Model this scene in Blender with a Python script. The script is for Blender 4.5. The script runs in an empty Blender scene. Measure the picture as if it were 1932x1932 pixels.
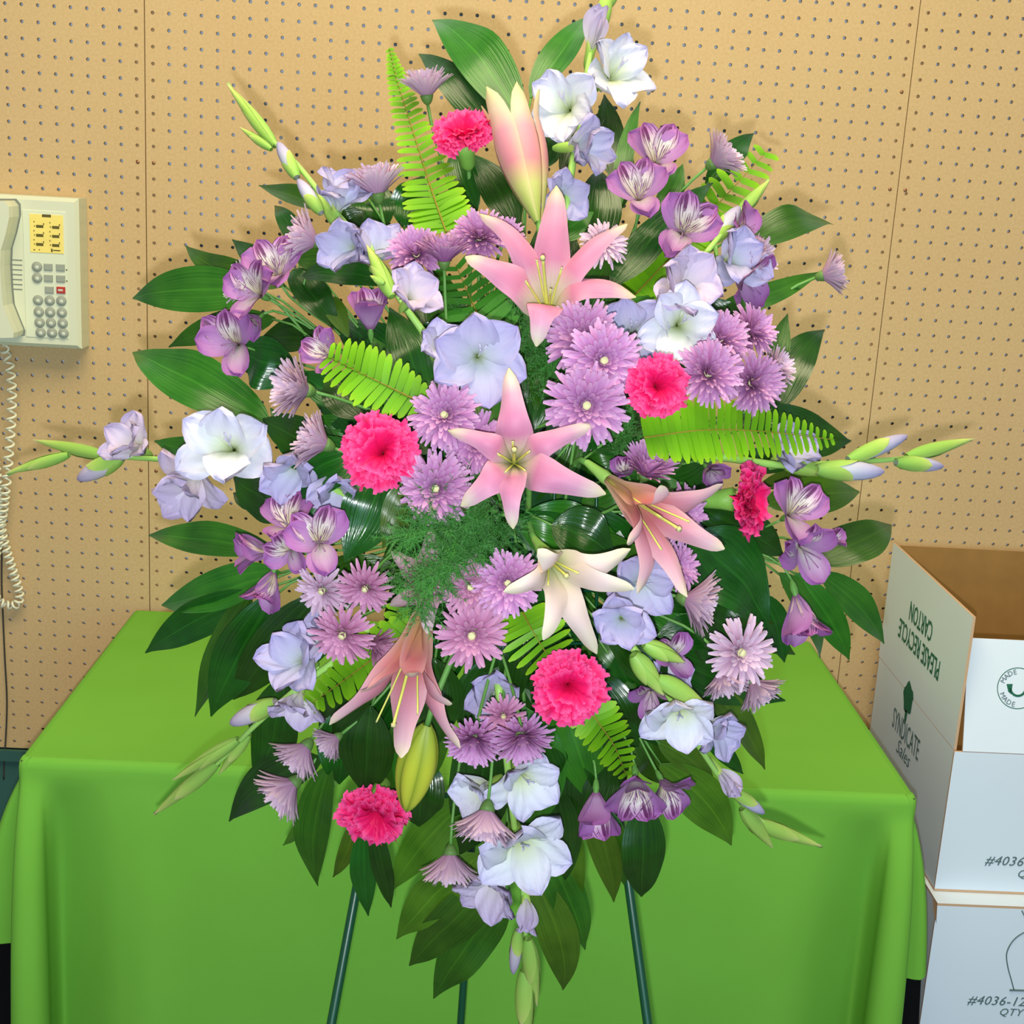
import bpy, math, random
import numpy as np
from mathutils import Vector, Matrix
from math import sin, cos, pi, radians, sqrt, exp
random.seed(7)
rng = random.Random(11)
SC = bpy.context.scene
COL = SC.collection
V3 = Vector

# ------------------------------------------------------------------ camera
FPX, W0 = 2600.0, 1932.0
ZOFF = 1.73
CPOS = V3((0.52777955, -2.29710916, -0.19312094 + ZOFF))
PITCH, YAW, ROLL = 0.24905021, -0.03490375, -0.05794727
def _rot():
    cx, sx, cy, sy, cz, sz = cos(PITCH), sin(PITCH), cos(YAW), sin(YAW), cos(ROLL), sin(ROLL)
    B = Matrix(((1, 0, 0), (0, 0, 1), (0, -1, 0)))
    Y = Matrix(((cy, 0, -sy), (0, 1, 0), (sy, 0, cy)))
    P = Matrix(((1, 0, 0), (0, cx, -sx), (0, sx, cx)))
    Rl = Matrix(((cz, -sz, 0), (sz, cz, 0), (0, 0, 1)))
    return Rl @ P @ Y @ B
RC = _rot()                       # rows: right, up, back
RIGHT, UP, BACK = V3(RC[0]), V3(RC[1]), V3(RC[2])
cam = bpy.data.cameras.new('camera')
cam.sensor_width = 36.0
cam.lens = FPX / W0 * 36.0
cam.clip_start = 0.02
co = bpy.data.objects.new('camera', cam)
m = RC.transposed().to_4x4()
m.translation = CPOS
co.matrix_world = m
COL.objects.link(co)
SC.camera = co

# ------------------------------------------------------------------ world, lights, exposure
wd = bpy.data.worlds.new('world'); SC.world = wd; wd.use_nodes = True
bg = wd.node_tree.nodes['Background']
bg.inputs[0].default_value = (0.93, 0.97, 1.0, 1); bg.inputs[1].default_value = 0.25
def area(name, loc, look, size, power, col, sizey=None, shape=None):
    l = bpy.data.lights.new(name, 'AREA'); l.energy = power; l.color = col
    l.shape = shape or ('RECTANGLE' if sizey else 'SQUARE'); l.size = size
    if sizey: l.size_y = sizey
    o = bpy.data.objects.new(name, l); COL.objects.link(o)
    o.location = loc
    o.rotation_euler = (V3(look) - V3(loc)).to_track_quat('-Z', 'Y').to_euler()
    return o
# the camera's own flash, a few centimetres under the lens
fl = CPOS - UP * 0.046 + RIGHT * -0.012 + BACK * 0.01
area('camera_flash', fl, fl - BACK, 0.022, 18.5, (0.93, 0.965, 1.0), shape='DISK')
# fluorescent ceiling fixtures and the shop window behind the photographer
area('ceiling_light', (0.55, -1.35, 2.95), (0.55, -0.85, 0), 1.8, 60.0, (1.0, 0.88, 0.54), 1.1)
area('shop_window', (1.2, -4.6, 1.2), (0.6, 0, 0.7), 2.6, 50.0, (0.42, 0.79, 1.0), 1.6)
SC.view_settings.view_transform = 'Standard'
SC.view_settings.look = 'None'
SC.view_settings.exposure = -0.02
SC.view_settings.gamma = 1.0
SC.view_settings.use_curve_mapping = False

# ------------------------------------------------------------------ placing helpers
def ray(px, py):
    return RIGHT * ((px - 966) / FPX) - UP * ((py - 966) / FPX) - BACK
def atY(px, py, Y):
    d = ray(px, py); return CPOS + d * ((Y - CPOS.y) / d.y)
def atX(px, py, X):
    d = ray(px, py); return CPOS + d * ((X - CPOS.x) / d.x)
def atZ(px, py, Z):
    d = ray(px, py); return CPOS + d * ((Z - CPOS.z) / d.z)
def depth(px, py):                # the domed face of the flower spray
    q = 1 - ((px - 966) / 900) ** 2 - ((py - 950) / 960) ** 2
    return 1.43 - 0.20 * max(0.0, q)
def at(px, py, h=0.0):
    return CPOS + ray(px, py) * (depth(px, py) - h)
def mpp(px, py, h=0.0):
    return (depth(px, py) - h) / FPX
def cdir(f):                      # (right, up, towards the lens) -> world
    v = RIGHT * f[0] + UP * f[1] + BACK * f[2]
    return v.normalized()
FOAM = at(966, 965, -0.13)

# ------------------------------------------------------------------ colour / material helpers
def lin(r, g, b):
    f = lambda c: c / 12.92 if c <= 0.04045 else ((c + 0.055) / 1.055) ** 2.4
    return (f(r / 255), f(g / 255), f(b / 255), 1)
MATS = {}
class NT:
    def __init__(s, name, rough=0.6, spec=0.4):
        s.m = bpy.data.materials.new(name); s.m.use_nodes = True
        s.t = s.m.node_tree; s.b = s.t.nodes['Principled BSDF']
        s.b.inputs['Roughness'].default_value = rough
        s.b.inputs['Specular IOR Level'].default_value = spec
        MATS[name] = s.m
    def n(s, kind, **kw):
        nd = s.t.nodes.new(kind)
        for k, v in kw.items():
            if k.startswith('i_'):
                key = k[2:]
                key = int(key) if key.isdigit() else key.replace('_', ' ')
                nd.inputs[key].default_value = v
            else: setattr(nd, k, v)
        return nd
    def l(s, a, b): s.t.links.new(a, b)
    def ramp(s, stops, src):
        r = s.n('ShaderNodeValToRGB'); e = r.color_ramp.elements
        while len(e) < len(stops): e.new(0.5)
        for i, (p, c) in enumerate(stops):
            e[i].position = p; e[i].color = c
        s.l(src, r.inputs[0]); return r.outputs[0]
    def math(s, op, a, b=None):
        nd = s.n('ShaderNodeMath', operation=op)
        for i, x in enumerate((a, b)):
            if x is None: continue
            if isinstance(x, (int, float)): nd.inputs[i].default_value = x
            else: s.l(x, nd.inputs[i])
        return nd.outputs[0]
    def mix(s, fac, a, b, mode='MIX'):
        nd = s.n('ShaderNodeMix', data_type='RGBA', blend_type=mode)
        for i, x in ((0, fac), (6, a), (7, b)):
            if isinstance(x, (int, float, tuple)): nd.inputs[i].default_value = x
            else: s.l(x, nd.inputs[i])
        return nd.outputs[2]
    def uv(s):
        u = s.n('ShaderNodeUVMap', uv_map='uv'); x = s.n('ShaderNodeSeparateXYZ')
        s.l(u.outputs[0], x.inputs[0]); return u.outputs[0], x.outputs[0], x.outputs[1]
    def noise(s, scale, vec=None, detail=2):
        nd = s.n('ShaderNodeTexNoise'); nd.inputs['Scale'].default_value = scale
        nd.inputs['Detail'].default_value = detail
        if vec is None:
            tc = s.n('ShaderNodeTexCoord'); vec = tc.outputs['Object']
        s.l(vec, nd.inputs['Vector']); return nd.outputs[0]
    def bump(s, h, strength=0.2, dist=0.002):
        nd = s.n('ShaderNodeBump'); nd.inputs['Strength'].default_value = strength
        nd.inputs['Distance'].default_value = dist
        s.l(h, nd.inputs['Height']); s.l(nd.outputs[0], s.b.inputs['Normal'])
    def col(s, c):
        if isinstance(c, tuple): s.b.inputs['Base Color'].default_value = c
        else: s.l(c, s.b.inputs['Base Color'])
    def translucent(s, c, fac=0.25):
        tr = s.n('ShaderNodeBsdfTranslucent'); mx = s.n('ShaderNodeMixShader'); mx.inputs[0].default_value = fac
        if isinstance(c, tuple): tr.inputs[0].default_value = c
        else: s.l(c, tr.inputs[0])
        out = s.t.nodes['Material Output']
        s.l(s.b.outputs[0], mx.inputs[1]); s.l(tr.outputs[0], mx.inputs[2]); s.l(mx.outputs[0], out.inputs[0])
def plain(name, c, rough=0.6, spec=0.4, noise=None, metal=0.0):
    s = NT(name, rough, spec)
    if noise:
        sc, amt = noise
        d = tuple(x * (1 - amt) for x in c[:3]) + (1,); l = tuple(min(1, x * (1 + amt)) for x in c[:3]) + (1,)
        s.col(s.ramp([(0.3, d), (0.7, l)], s.noise(sc)))
    else: s.col(c)
    s.b.inputs['Metallic'].default_value = metal
    return s.m
def petal_mat(name, stops, edge=None, edge_amt=0.0, vein=0.0, trans=0.25, rough=0.55, var=0.06, vein_col=None, vfreq=40, gain=0.79):
    """colour runs along the petal (v) and changes toward its margins (u)"""
    s = NT(name, rough, 0.25)
    uvv, u, v = s.uv()
    c = s.ramp(stops, v)
    au = s.math('ABSOLUTE', s.math('SUBTRACT', s.math('MULTIPLY', u, 2.0), 1.0))
    if edge:
        f = s.math('MULTIPLY', s.math('POWER', au, 2.2), edge_amt)
        c = s.mix(f, c, edge)
    mp = s.n('ShaderNodeMapping'); mp.inputs['Scale'].default_value = (vfreq, 2.0, 1)
    s.l(uvv, mp.inputs[0])
    nz = s.noise(1.0, mp.outputs[0], 1)
    if vein:
        vc = vein_col or (0.3, 0.1, 0.3, 1)
        f = s.math('MULTIPLY', s.math('GREATER_THAN', nz, 0.56), vein)
        c = s.mix(f, c, vc)
    oi = s.n('ShaderNodeObjectInfo')
    hs = s.n('ShaderNodeHueSaturation'); hs.inputs['Saturation'].default_value = 1
    s.l(c, hs.inputs['Color'])
    s.l(s.math('ADD', s.math('MULTIPLY', oi.outputs['Random'], 2 * var), gain - var), hs.inputs['Value'])
    c = hs.outputs[0]
    s.col(c); s.bump(nz, 0.12, 0.001)
    if trans: s.translucent(c, trans)
    return s.m

# ------------------------------------------------------------------ object helpers
def mk(name, verts, faces, mat, uvs=None, smooth=True):
    me = bpy.data.meshes.new(name)
    me.from_pydata([tuple(v) for v in verts], [], faces)
    if uvs is not None:
        ul = me.uv_layers.new(name='uv')
        idx = np.empty(len(me.loops), dtype=np.int32); me.loops.foreach_get('vertex_index', idx)
        ul.data.foreach_set('uv', np.asarray(uvs, dtype=np.float32)[idx].ravel())
    if smooth: me.polygons.foreach_set('use_smooth', [True] * len(me.polygons))
    if mat: me.materials.append(MATS[mat] if isinstance(mat, str) else mat)
    me.update()
    return me
def link(name, me, parent=None, M=None, kind=None, label=None):
    o = bpy.data.objects.new(name, me); COL.objects.link(o)
    if parent is not None: o.parent = parent
    if M is not None: o.matrix_basis = M
    if kind: o['kind'] = kind
    if label: o['label'] = label
    return o
def tag(o, label, cat, group=None):
    o['label'] = label; o['category'] = cat
    if group: o['group'] = group
    return o
def thing(name, label, cat, M=None, group=None):
    o = bpy.data.objects.new(name, None); COL.objects.link(o)
    o.empty_display_size = 0.02
    if M is not None: o.matrix_basis = M
    return tag(o, label, cat, group)
class MB:                          # collects shapes for one mesh
    def __init__(s): s.v, s.f, s.uv = [], [], []
    def add(s, verts, faces, uvs=None, M=None):
        k = len(s.v)
        s.v += [(M @ V3(p)) if M is not None else V3(p) for p in verts]
        s.f += [tuple(i + k for i in f) for f in faces]
        s.uv += list(uvs) if uvs is not None else [(0.5, 0.5)] * len(verts)
    def box(s, a, b, M=None):
        x0, y0, z0 = a; x1, y1, z1 = b
        s.add([(x0, y0, z0), (x1, y0, z0), (x1, y1, z0), (x0, y1, z0), (x0, y0, z1), (x1, y0, z1), (x1, y1, z1), (x0, y1, z1)],
              [(0, 3, 2, 1), (4, 5, 6, 7), (0, 1, 5, 4), (1, 2, 6, 5), (2, 3, 7, 6), (3, 0, 4, 7)], None, M)
    def mesh(s, name, mat, smooth=True): return mk(name, s.v, s.f, mat, s.uv, smooth)
def tube(pts, rad, sides=6, cap=True):
    """tube along pts; rad: number or list. returns verts, faces, uvs"""
    pts = [V3(p) for p in pts]; n = len(pts)
    rads = rad if isinstance(rad, (list, tuple)) else [rad] * n
    vs, fs, uv = [], [], []
    t0 = (pts[1] - pts[0]).normalized()
    a = t0.orthogonal().normalized()
    for i in range(n):
        t = (pts[min(i + 1, n - 1)] - pts[max(i - 1, 0)])
        t = t.normalized() if t.length > 1e-9 else t0
        a = (a - t * a.dot(t)); a = a.normalized() if a.length > 1e-6 else t.orthogonal().normalized()
        b = t.cross(a)
        for k in range(sides):
            an = 2 * pi * k / sides
            vs.append(pts[i] + (a * cos(an) + b * sin(an)) * rads[i]); uv.append((k / sides, i / (n - 1)))
    for i in range(n - 1):
        for k in range(sides):
            k2 = (k + 1) % sides
            fs.append((i * sides + k, i * sides + k2, (i + 1) * sides + k2, (i + 1) * sides + k))
    if cap:
        fs.append(tuple(range(sides - 1, -1, -1))); fs.append(tuple((n - 1) * sides + k for k in range(sides)))
    return vs, fs, uv
def bez(p0, p1, p2, p3, n):
    out = []
    for i in range(n + 1):
        t = i / n; s = 1 - t
        out.append(p0 * (s ** 3) + p1 * (3 * s * s * t) + p2 * (3 * s * t * t) + p3 * (t ** 3))
    return out
def catmull(pts, n=6):
    pts = [V3(p) for p in pts]; out = []
    P = [pts[0] * 2 - pts[1]] + pts + [pts[-1] * 2 - pts[-2]]
    for i in range(1, len(P) - 2):
        a, b, c, d = P[i - 1], P[i], P[i + 1], P[i + 2]
        for k in range(n):
            t = k / n
            out.append(0.5 * ((2 * b) + (c - a) * t + (2 * a - 5 * b + 4 * c - d) * t * t + (3 * b - a - 3 * c + d) * t ** 3))
    out.append(pts[-1]); return out
def lathe(prof, sides=12, M=None):
    """prof: (r, z) list around local z"""
    vs, fs, uv = [], [], []; n = len(prof)
    for i, (r, z) in enumerate(prof):
        for k in range(sides):
            a = 2 * pi * k / sides
            vs.append((r * cos(a), r * sin(a), z)); uv.append((k / sides, i / (n - 1)))
    for i in range(n - 1):
        for k in range(sides):
            k2 = (k + 1) % sides
            fs.append((i * sides + k, i * sides + k2, (i + 1) * sides + k2, (i + 1) * sides + k))
    return vs, fs, uv
def frame(pos, z, roll=0.0, size=1.0):
    """matrix at pos with local +Z along z; local +Y kept towards picture-up, then rolled"""
    z = z.normalized(); y = UP - z * UP.dot(z)
    if y.length < 0.15: y = BACK - z * BACK.dot(z)
    y.normalize(); x = y.cross(z)
    R = Matrix((x, y, z)).transposed() @ Matrix.Rotation(roll, 3, 'Z')
    M = (R * size).to_4x4(); M.translation = pos
    return M
def petal(L, W, wfn, th0, th1, r0=0.0, cup=0.15, ruf=0.0, rfreq=3.0, ph=0.0, nu=6, nv=8, thp=1.0, serr=0.0, zb=0.0, az=0.0, twist=0.0, rs=None):
    """a petal leaving the flower axis (+Z); th = angle from the axis along its length"""
    r, z = r0, zb; vs, uv, fs = [], [], []
    ca, sa = cos(az), sin(az)
    for j in range(nv + 1):
        v = j / nv
        th = th0 + (th1 - th0) * v ** thp
        if j:
            r += sin(th) * L / nv; z += cos(th) * L / nv
        w = W * 0.5 * wfn(v)
        for i in range(nu + 1):
            u = -1 + 2 * i / nu
            off = cup * u * u * w + ruf * (0.25 + abs(u) ** 1.5) * v * sin(rfreq * 2 * pi * (v * 0.6 + u * 0.55) + ph) + twist * u * w * v
            rr, zz = r - cos(th) * off, z + sin(th) * off
            if serr and j == nv:
                e = serr * L * (1 if i % 2 else -1); rr += sin(th) * e; zz += cos(th) * e
            if j == nv:      # round the tip
                rr -= sin(th) * 0.0; 
            y = u * w
            vs.append((rr * ca - y * sa, rr * sa + y * ca, zz)); uv.append(((u + 1) / 2, v))
    for j in range(nv):
        for i in range(nu):
            a = j * (nu + 1) + i
            fs.append((a, a + 1, a + nu + 2, a + nu + 1))
    return vs, fs, uv
def w_oval(p=0.55, q=0.8):
    mx = max((v ** p) * ((1 - v) ** q) for v in [i / 60 for i in range(61)])
    return lambda v: ((v ** p) * ((1 - v) ** q)) / mx
def w_spoon(base=0.25, peak=0.7, end=0.25):
    def f(v):
        if v < peak: return base + (1 - base) * sin(0.5 * pi * v / peak)
        t = (v - peak) / (1 - peak); return sqrt(max(0.0, 1 - t * t * (1 - end * end)))
    return f

# ------------------------------------------------------------------ materials
s = NT('pegboard', 0.62, 0.25)
c = s.ramp([(0.3, lin(190, 158, 112)), (0.7, lin(197, 167, 121))], s.noise(3.0))
c2 = s.mix(0.5, c, s.ramp([(0.35, lin(188, 156, 110)), (0.65, lin(202, 170, 125))], s.noise(220.0)))
s.col(c2); s.bump(s.noise(400.0), 0.1, 0.0005)
plain('hole_backing', lin(222, 230, 240), 0.9, 0.1, (6, 0.15))
plain('furring_wood', lin(190, 160, 118), 0.8, 0.2, (14, 0.1))
plain('lower_wall', lin(50, 92, 84), 0.7, 0.3, (5, 0.15))
plain('floor_tile', lin(88, 84, 76), 0.55, 0.4, (7, 0.15))
s = NT('green_cloth', 0.85, 0.12)
c = s.ramp([(0.35, lin(107, 166, 58)), (0.65, lin(109, 168, 60))], s.noise(9.0))
s.col(c); s.bump(s.noise(900.0), 0.15, 0.0004)
plain('black_cloth', lin(14, 14, 16), 0.9, 0.1)
plain('table_wood', lin(70, 62, 52), 0.6, 0.3, (8, 0.1))
plain('phone_plastic', lin(209, 210, 184), 0.38, 0.5)
plain('phone_panel', lin(212, 215, 190), 0.45, 0.4)
plain('phone_key', lin(150, 154, 142), 0.6, 0.2)
plain('phone_key_dot', lin(196, 200, 184), 0.6, 0.2)
plain('phone_shadow_line', lin(120, 124, 116), 0.6, 0.2)
plain('phone_card', lin(236, 212, 116), 0.5, 0.3, (60, 0.04))
plain('phone_ink', lin(92, 84, 40), 0.6, 0.2)
plain('phone_red', lin(176, 52, 44), 0.45, 0.4)
plain('coil_cord', lin(226, 222, 196), 0.4, 0.5)
plain('wire', lin(60, 58, 50), 0.6, 0.3)
plain('box_white', lin(214, 223, 234), 0.55, 0.3, (4, 0.02))
plain('box_kraft', lin(150, 112, 62), 0.85, 0.15, (30, 0.06))
plain('box_edge', lin(196, 160, 128), 0.85, 0.15)
plain('ink_green', lin(36, 98, 74), 0.6, 0.2)
plain('ink_grey', lin(88, 108, 108), 0.6, 0.2)
plain('easel_wire', lin(10, 70, 44), 0.35, 0.5)
plain('foam', lin(24, 62, 30), 0.9, 0.1, (60, 0.2))
plain('stem', lin(88, 138, 62), 0.5, 0.4, (20, 0.12))
plain('glad_stem', lin(150, 196, 96), 0.42, 0.4, (18, 0.1))
plain('calyx', lin(84, 116, 56), 0.55, 0.3, (90, 0.25))
plain('carnation_calyx', lin(120, 168, 70), 0.5, 0.3, (30, 0.1))
plain('lily_anther', lin(176, 170, 120), 0.8, 0.1)
plain('lily_filament', lin(200, 200, 96), 0.5, 0.3)
plain('rachis', lin(122, 112, 34), 0.6, 0.2)
plain('plumosus', lin(46, 104, 36), 0.6, 0.25, (40, 0.25))
plain('mum_disk', lin(206, 204, 150), 0.7, 0.2, (300, 0.2))
plain('screw', lin(150, 104, 74), 0.4, 0.5, None, 0.6)

def leaf_mat(name, dark, light, rough, spec=0.5):
    s = NT(name, rough, spec)
    uvv, u, v = s.uv()
    mp = s.n('ShaderNodeMapping'); mp.inputs['Scale'].default_value = (26, 1.2, 1); s.l(uvv, mp.inputs[0])
    nz = s.noise(1.0, mp.outputs[0], 2)
    blot = s.noise(28.0, None, 2)
    c = s.ramp([(0.3, dark), (0.72, light)], s.math('ADD', s.math('MULTIPLY', nz, 0.5), s.math('MULTIPLY', blot, 0.5)))
    au = s.math('ABSOLUTE', s.math('SUBTRACT', u, 0.5))
    c = s.mix(s.math('MULTIPLY', s.math('LESS_THAN', au, 0.018), 0.3), c, tuple(min(1, x * 1.6) for x in light[:3]) + (1,))
    oi = s.n('ShaderNodeObjectInfo'); hs = s.n('ShaderNodeHueSaturation'); s.l(c, hs.inputs['Color'])
    s.l(s.math('ADD', s.math('MULTIPLY', oi.outputs['Random'], 0.55), 0.60), hs.inputs['Value'])
    s.l(s.math('ADD', s.math('MULTIPLY', oi.outputs['Random'], 0.03), 0.485), hs.inputs['Hue'])
    s.col(hs.outputs[0]); s.bump(s.math('ADD', nz, s.math('MULTIPLY', blot, 1.2)), 0.4, 0.0018)
    s.translucent(hs.outputs[0], 0.12)
    return s.m
leaf_mat('leaf_dark', lin(14, 56, 12), lin(38, 90, 22), 0.22, 0.55)
leaf_mat('leaf_mid', lin(30, 80, 16), lin(62, 114, 28), 0.28, 0.45)
leaf_mat('leaf_olive', lin(52, 92, 16), lin(84, 122, 28), 0.32, 0.45)
s = NT('fern_green', 0.5, 0.3)
uvv, u, v = s.uv()
oi = s.n('ShaderNodeObjectInfo'); hs = s.n('ShaderNodeHueSaturation')
s.l(s.ramp([(0.0, lin(94, 156, 18)), (0.7, lin(120, 182, 22)), (1.0, lin(146, 194, 30))], v), hs.inputs['Color'])
s.l(s.math('ADD', s.math('MULTIPLY', oi.outputs['Random'], 0.2), 0.83), hs.inputs['Value'])
s.col(hs.outputs[0]); s.translucent(hs.outputs[0], 0.3)
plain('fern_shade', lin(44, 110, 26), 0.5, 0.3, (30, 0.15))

lily_stops = [(0.0, lin(150, 168, 60)), (0.2, lin(206, 208, 146)), (0.36, lin(220, 196, 180)), (0.5, lin(212, 128, 166)), (0.7, lin(216, 136, 178)), (0.84, lin(224, 164, 196)), (0.93, lin(236, 214, 208)), (1.0, lin(232, 228, 176))]
petal_mat('lily_pink', lily_stops, lin(228, 172, 196), 0.5, 0.10, 0.18, 0.5, 0.03, lin(196, 112, 146), 14, gain=0.73)
petal_mat('lily_cream', [(0.0, lin(150, 184, 80)), (0.25, lin(204, 208, 150)), (0.5, lin(228, 204, 190)), (0.75, lin(234, 208, 206)), (1.0, lin(236, 230, 198))], lin(234, 216, 200), 0.5, 0, 0.18, 0.5, 0.02, gain=0.76)
petal_mat('lily_deep', [(0.0, lin(190, 176, 90)), (0.2, lin(214, 160, 108)), (0.42, lin(206, 116, 122)), (0.68, lin(218, 148, 170)), (0.88, lin(230, 186, 200)), (1.0, lin(234, 222, 188))], lin(230, 186, 188), 0.5, 0.08, 0.18, 0.5, 0.03, lin(196, 100, 120), 14, gain=0.74)
petal_mat('lily_bud', [(0.0, lin(150, 178, 80)), (0.25, lin(196, 198, 116)), (0.42, lin(214, 136, 148)), (0.66, lin(222, 150, 168)), (0.84, lin(232, 206, 176)), (1.0, lin(232, 224, 150))], lin(228, 204, 160), 0.55, 0, 0.15, 0.5, 0.02)
petal_mat('lily_pale', [(0.0, lin(140, 100, 90)), (0.4, lin(168, 112, 134)), (0.75, lin(196, 150, 170)), (0.92, lin(214, 192, 194)), (1.0, lin(224, 210, 196))], lin(200, 160, 178), 0.4, 0, 0.18, 0.5, 0.02)
petal_mat('lily_closed', [(0.0, lin(150, 172, 60)), (0.4, lin(196, 202, 62)), (0.8, lin(212, 214, 72)), (1.0, lin(176, 196, 70))], lin(136, 156, 46), 0.95, 0, 0.08, 0.45, 0.02)
petal_mat('glad_white', [(0.0, lin(190, 206, 120)), (0.3, lin(228, 236, 206)), (0.55, lin(232, 234, 238)), (0.85, lin(222, 218, 240)), (1.0, lin(204, 196, 232))], lin(206, 200, 236), 0.45, 0.08, 0.22, 0.55, 0.03, lin(196, 190, 228), gain=0.86)
petal_mat('glad_lavender', [(0.0, lin(196, 210, 160)), (0.25, lin(216, 222, 226)), (0.55, lin(206, 202, 232)), (0.85, lin(190, 180, 222)), (1.0, lin(180, 166, 216))], lin(186, 174, 220), 0.5, 0.12, 0.22, 0.55, 0.05, lin(166, 150, 206), gain=0.84)
petal_mat('glad_pink', [(0.0, lin(206, 210, 160)), (0.3, lin(230, 222, 226)), (0.6, lin(218, 202, 226)), (1.0, lin(196, 176, 216))], lin(204, 184, 222), 0.5, 0.1, 0.22, 0.55, 0.04, lin(182, 158, 204), gain=0.84)
petal_mat('glad_spathe', [(0.0, lin(140, 190, 84)), (0.6, lin(170, 208, 96)), (0.9, lin(204, 222, 120)), (1.0, lin(220, 206, 160))], lin(190, 218, 110), 0.4, 0.1, 0.12, 0.45, 0.05, lin(130, 180, 80))
petal_mat('alstro_plain', [(0.0, lin(132, 70, 112)), (0.2, lin(190, 152, 192)), (0.5, lin(192, 142, 196)), (0.8, lin(174, 112, 180)), (1.0, lin(150, 80, 152))], lin(168, 100, 172), 0.6, 0.16, 0.2, 0.5, 0.08, lin(144, 74, 148))
petal_mat('alstro_pale', [(0.0, lin(200, 198, 160)), (0.3, lin(216, 202, 208)), (0.7, lin(196, 154, 196)), (1.0, lin(158, 90, 160))], lin(170, 104, 172), 0.7, 0.14, 0.2, 0.5, 0.06, lin(144, 74, 148))
petal_mat('alstro_stripe', [(0.0, lin(110, 50, 80)), (0.15, lin(216, 204, 160)), (0.55, lin(232, 220, 214)), (0.8, lin(196, 134, 188)), (1.0, lin(160, 80, 156))], lin(172, 98, 172), 0.55, 0.92, 0.12, 0.5, 0.05, lin(98, 26, 86), 17)
petal_mat('mum_petal', [(0.0, lin(138, 66, 128)), (0.35, lin(186, 110, 176)), (0.75, lin(210, 142, 202)), (1.0, lin(226, 176, 220))], lin(218, 164, 212), 0.3, 0, 0.2, 0.55, 0.08, gain=0.74)
petal_mat('mum_pale', [(0.0, lin(176, 124, 158)), (0.4, lin(210, 162, 196)), (0.8, lin(226, 190, 216)), (1.0, lin(234, 206, 226))], lin(230, 200, 222), 0.3, 0, 0.2, 0.55, 0.05)
petal_mat('mum_rose', [(0.0, lin(150, 78, 122)), (0.4, lin(192, 116, 164)), (0.8, lin(212, 146, 186)), (1.0, lin(222, 166, 200))], lin(218, 158, 194), 0.3, 0, 0.2, 0.55, 0.06)
petal_mat('carnation', [(0.0, lin(226, 12, 78)), (0.5, lin(236, 16, 92)), (0.85, lin(244, 26, 112)), (1.0, lin(248, 92, 160))], lin(242, 36, 118), 0.2, 0.10, 0.3, 0.55, 0.03, lin(214, 12, 76), 40, 0.92)

# ------------------------------------------------------------------ room: pegboard wall, floor
I = 0.0254
def pegboard(name, c0, c1, r0, r1, dx=0.0, dz=0.0, parent=None, xl=None, xr=None):
    R = 0.0030; T = 0.0062
    vs, fs = [], []; idx = {}
    def corner(c, r):
        k = (c, r)
        if k not in idx:
            x = (c - 0.5) * I + dx
            if c == c0 and xl is not None: x = xl
            if c == c1 + 1 and xr is not None: x = xr
            idx[k] = len(vs); vs.append((x, 0, ZOFF - (r - 0.5) * I + dz))
        return idx[k]
    for c in range(c0, c1 + 1):
        for r in range(r0, r1 + 1):
            tl, tr, bl, br = corner(c, r), corner(c + 1, r), corner(c, r + 1), corner(c + 1, r + 1)
            b = len(vs); x, z = c * I + dx, ZOFF - r * I + dz
            for y in (0, T):
                for k in range(8):
                    a = pi / 8 + k * pi / 4
                    vs.append((x + R * cos(a), y, z + R * sin(a)))
            q = [b + k for k in range(8)]
            fs += [(tr, q[0], q[7], br), (tl, q[2], q[1], tr), (bl, q[4], q[3], tl), (br, q[6], q[5], bl),
                   (tr, q[1], q[0]), (tl, q[3], q[2]), (bl, q[5], q[4]), (br, q[7], q[6])]
            for k in range(8):
                k2 = (k + 1) % 8
                fs.append((b + k2, b + k, b + 8 + k, b + 8 + k2))
    # panel edges
    def rim(a, bb):
        k = len(vs); vs.append((vs[a][0], T, vs[a][2])); vs.append((vs[bb][0], T, vs[bb][2])); fs.append((a, bb, k + 1, k))
    for r in range(r0, r1 + 1):
        rim(corner(c0, r), corner(c0, r + 1)); rim(corner(c1 + 1, r + 1), corner(c1 + 1, r))
    for c in range(c0, c1 + 1):
        rim(corner(c + 1, r0), corner(c, r0)); rim(corner(c, r1 + 1), corner(c + 1, r1 + 1))
    return link(name, mk(name, vs, fs, 'pegboard', None, False), parent)
mb = MB(); mb.box((-1.2, 0.014, 0), (2.9, 0.09, 2.9))
wall = link('wall_back', mb.mesh('wall_back', 'hole_backing', False)); wall['kind'] = 'structure'
SX0, SX1 = -0.5 * I, 47.5 * I
pegboard('pegboard_panel', 0, 47, -10, 49, 0, 0, wall, SX0 + 0.0008, SX1 - 0.0006)
pegboard('pegboard_panel', -24, -1, -10, 49, -0.0005, 0.0006, wall, None, SX0 - 0.0008)
pegboard('pegboard_panel', 48, 72, -10, 49, 0.07 * I, -0.22 * I, wall, SX1 + 0.0008)
for x in (SX0, SX1, SX0 - 24 * I, SX1 + 24 * I):
    mb = MB(); mb.box((x - 0.019, 0.0064, 0.46), (x + 0.019, 0.0138, 2.2)); link('furring_strip', mb.mesh('furring_strip', 'furring_wood', False), wall)
sm = None
for (cc, rr) in ((-1, 9), (0, 9), (-1, 29), (0, 29), (47, 8), (48, 8), (47, 2)):
    if sm is None:
        sm = mk('screw_head', *lathe([(0.0, 0.0012), (0.0022, 0.0010), (0.0031, 0.0)], 10)[:2], 'screw')
    link('screw_head', sm, wall, Matrix.Translation((cc * I, -0.0003, ZOFF - rr * I)) @ Matrix.Rotation(pi / 2, 4, 'X'))
mb = MB(); mb.box((-1.2, -0.004, 0.0), (2.9, 0.0135, 0.472))
link('wainscot', mb.mesh('wainscot', 'lower_wall', False), wall)
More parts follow.
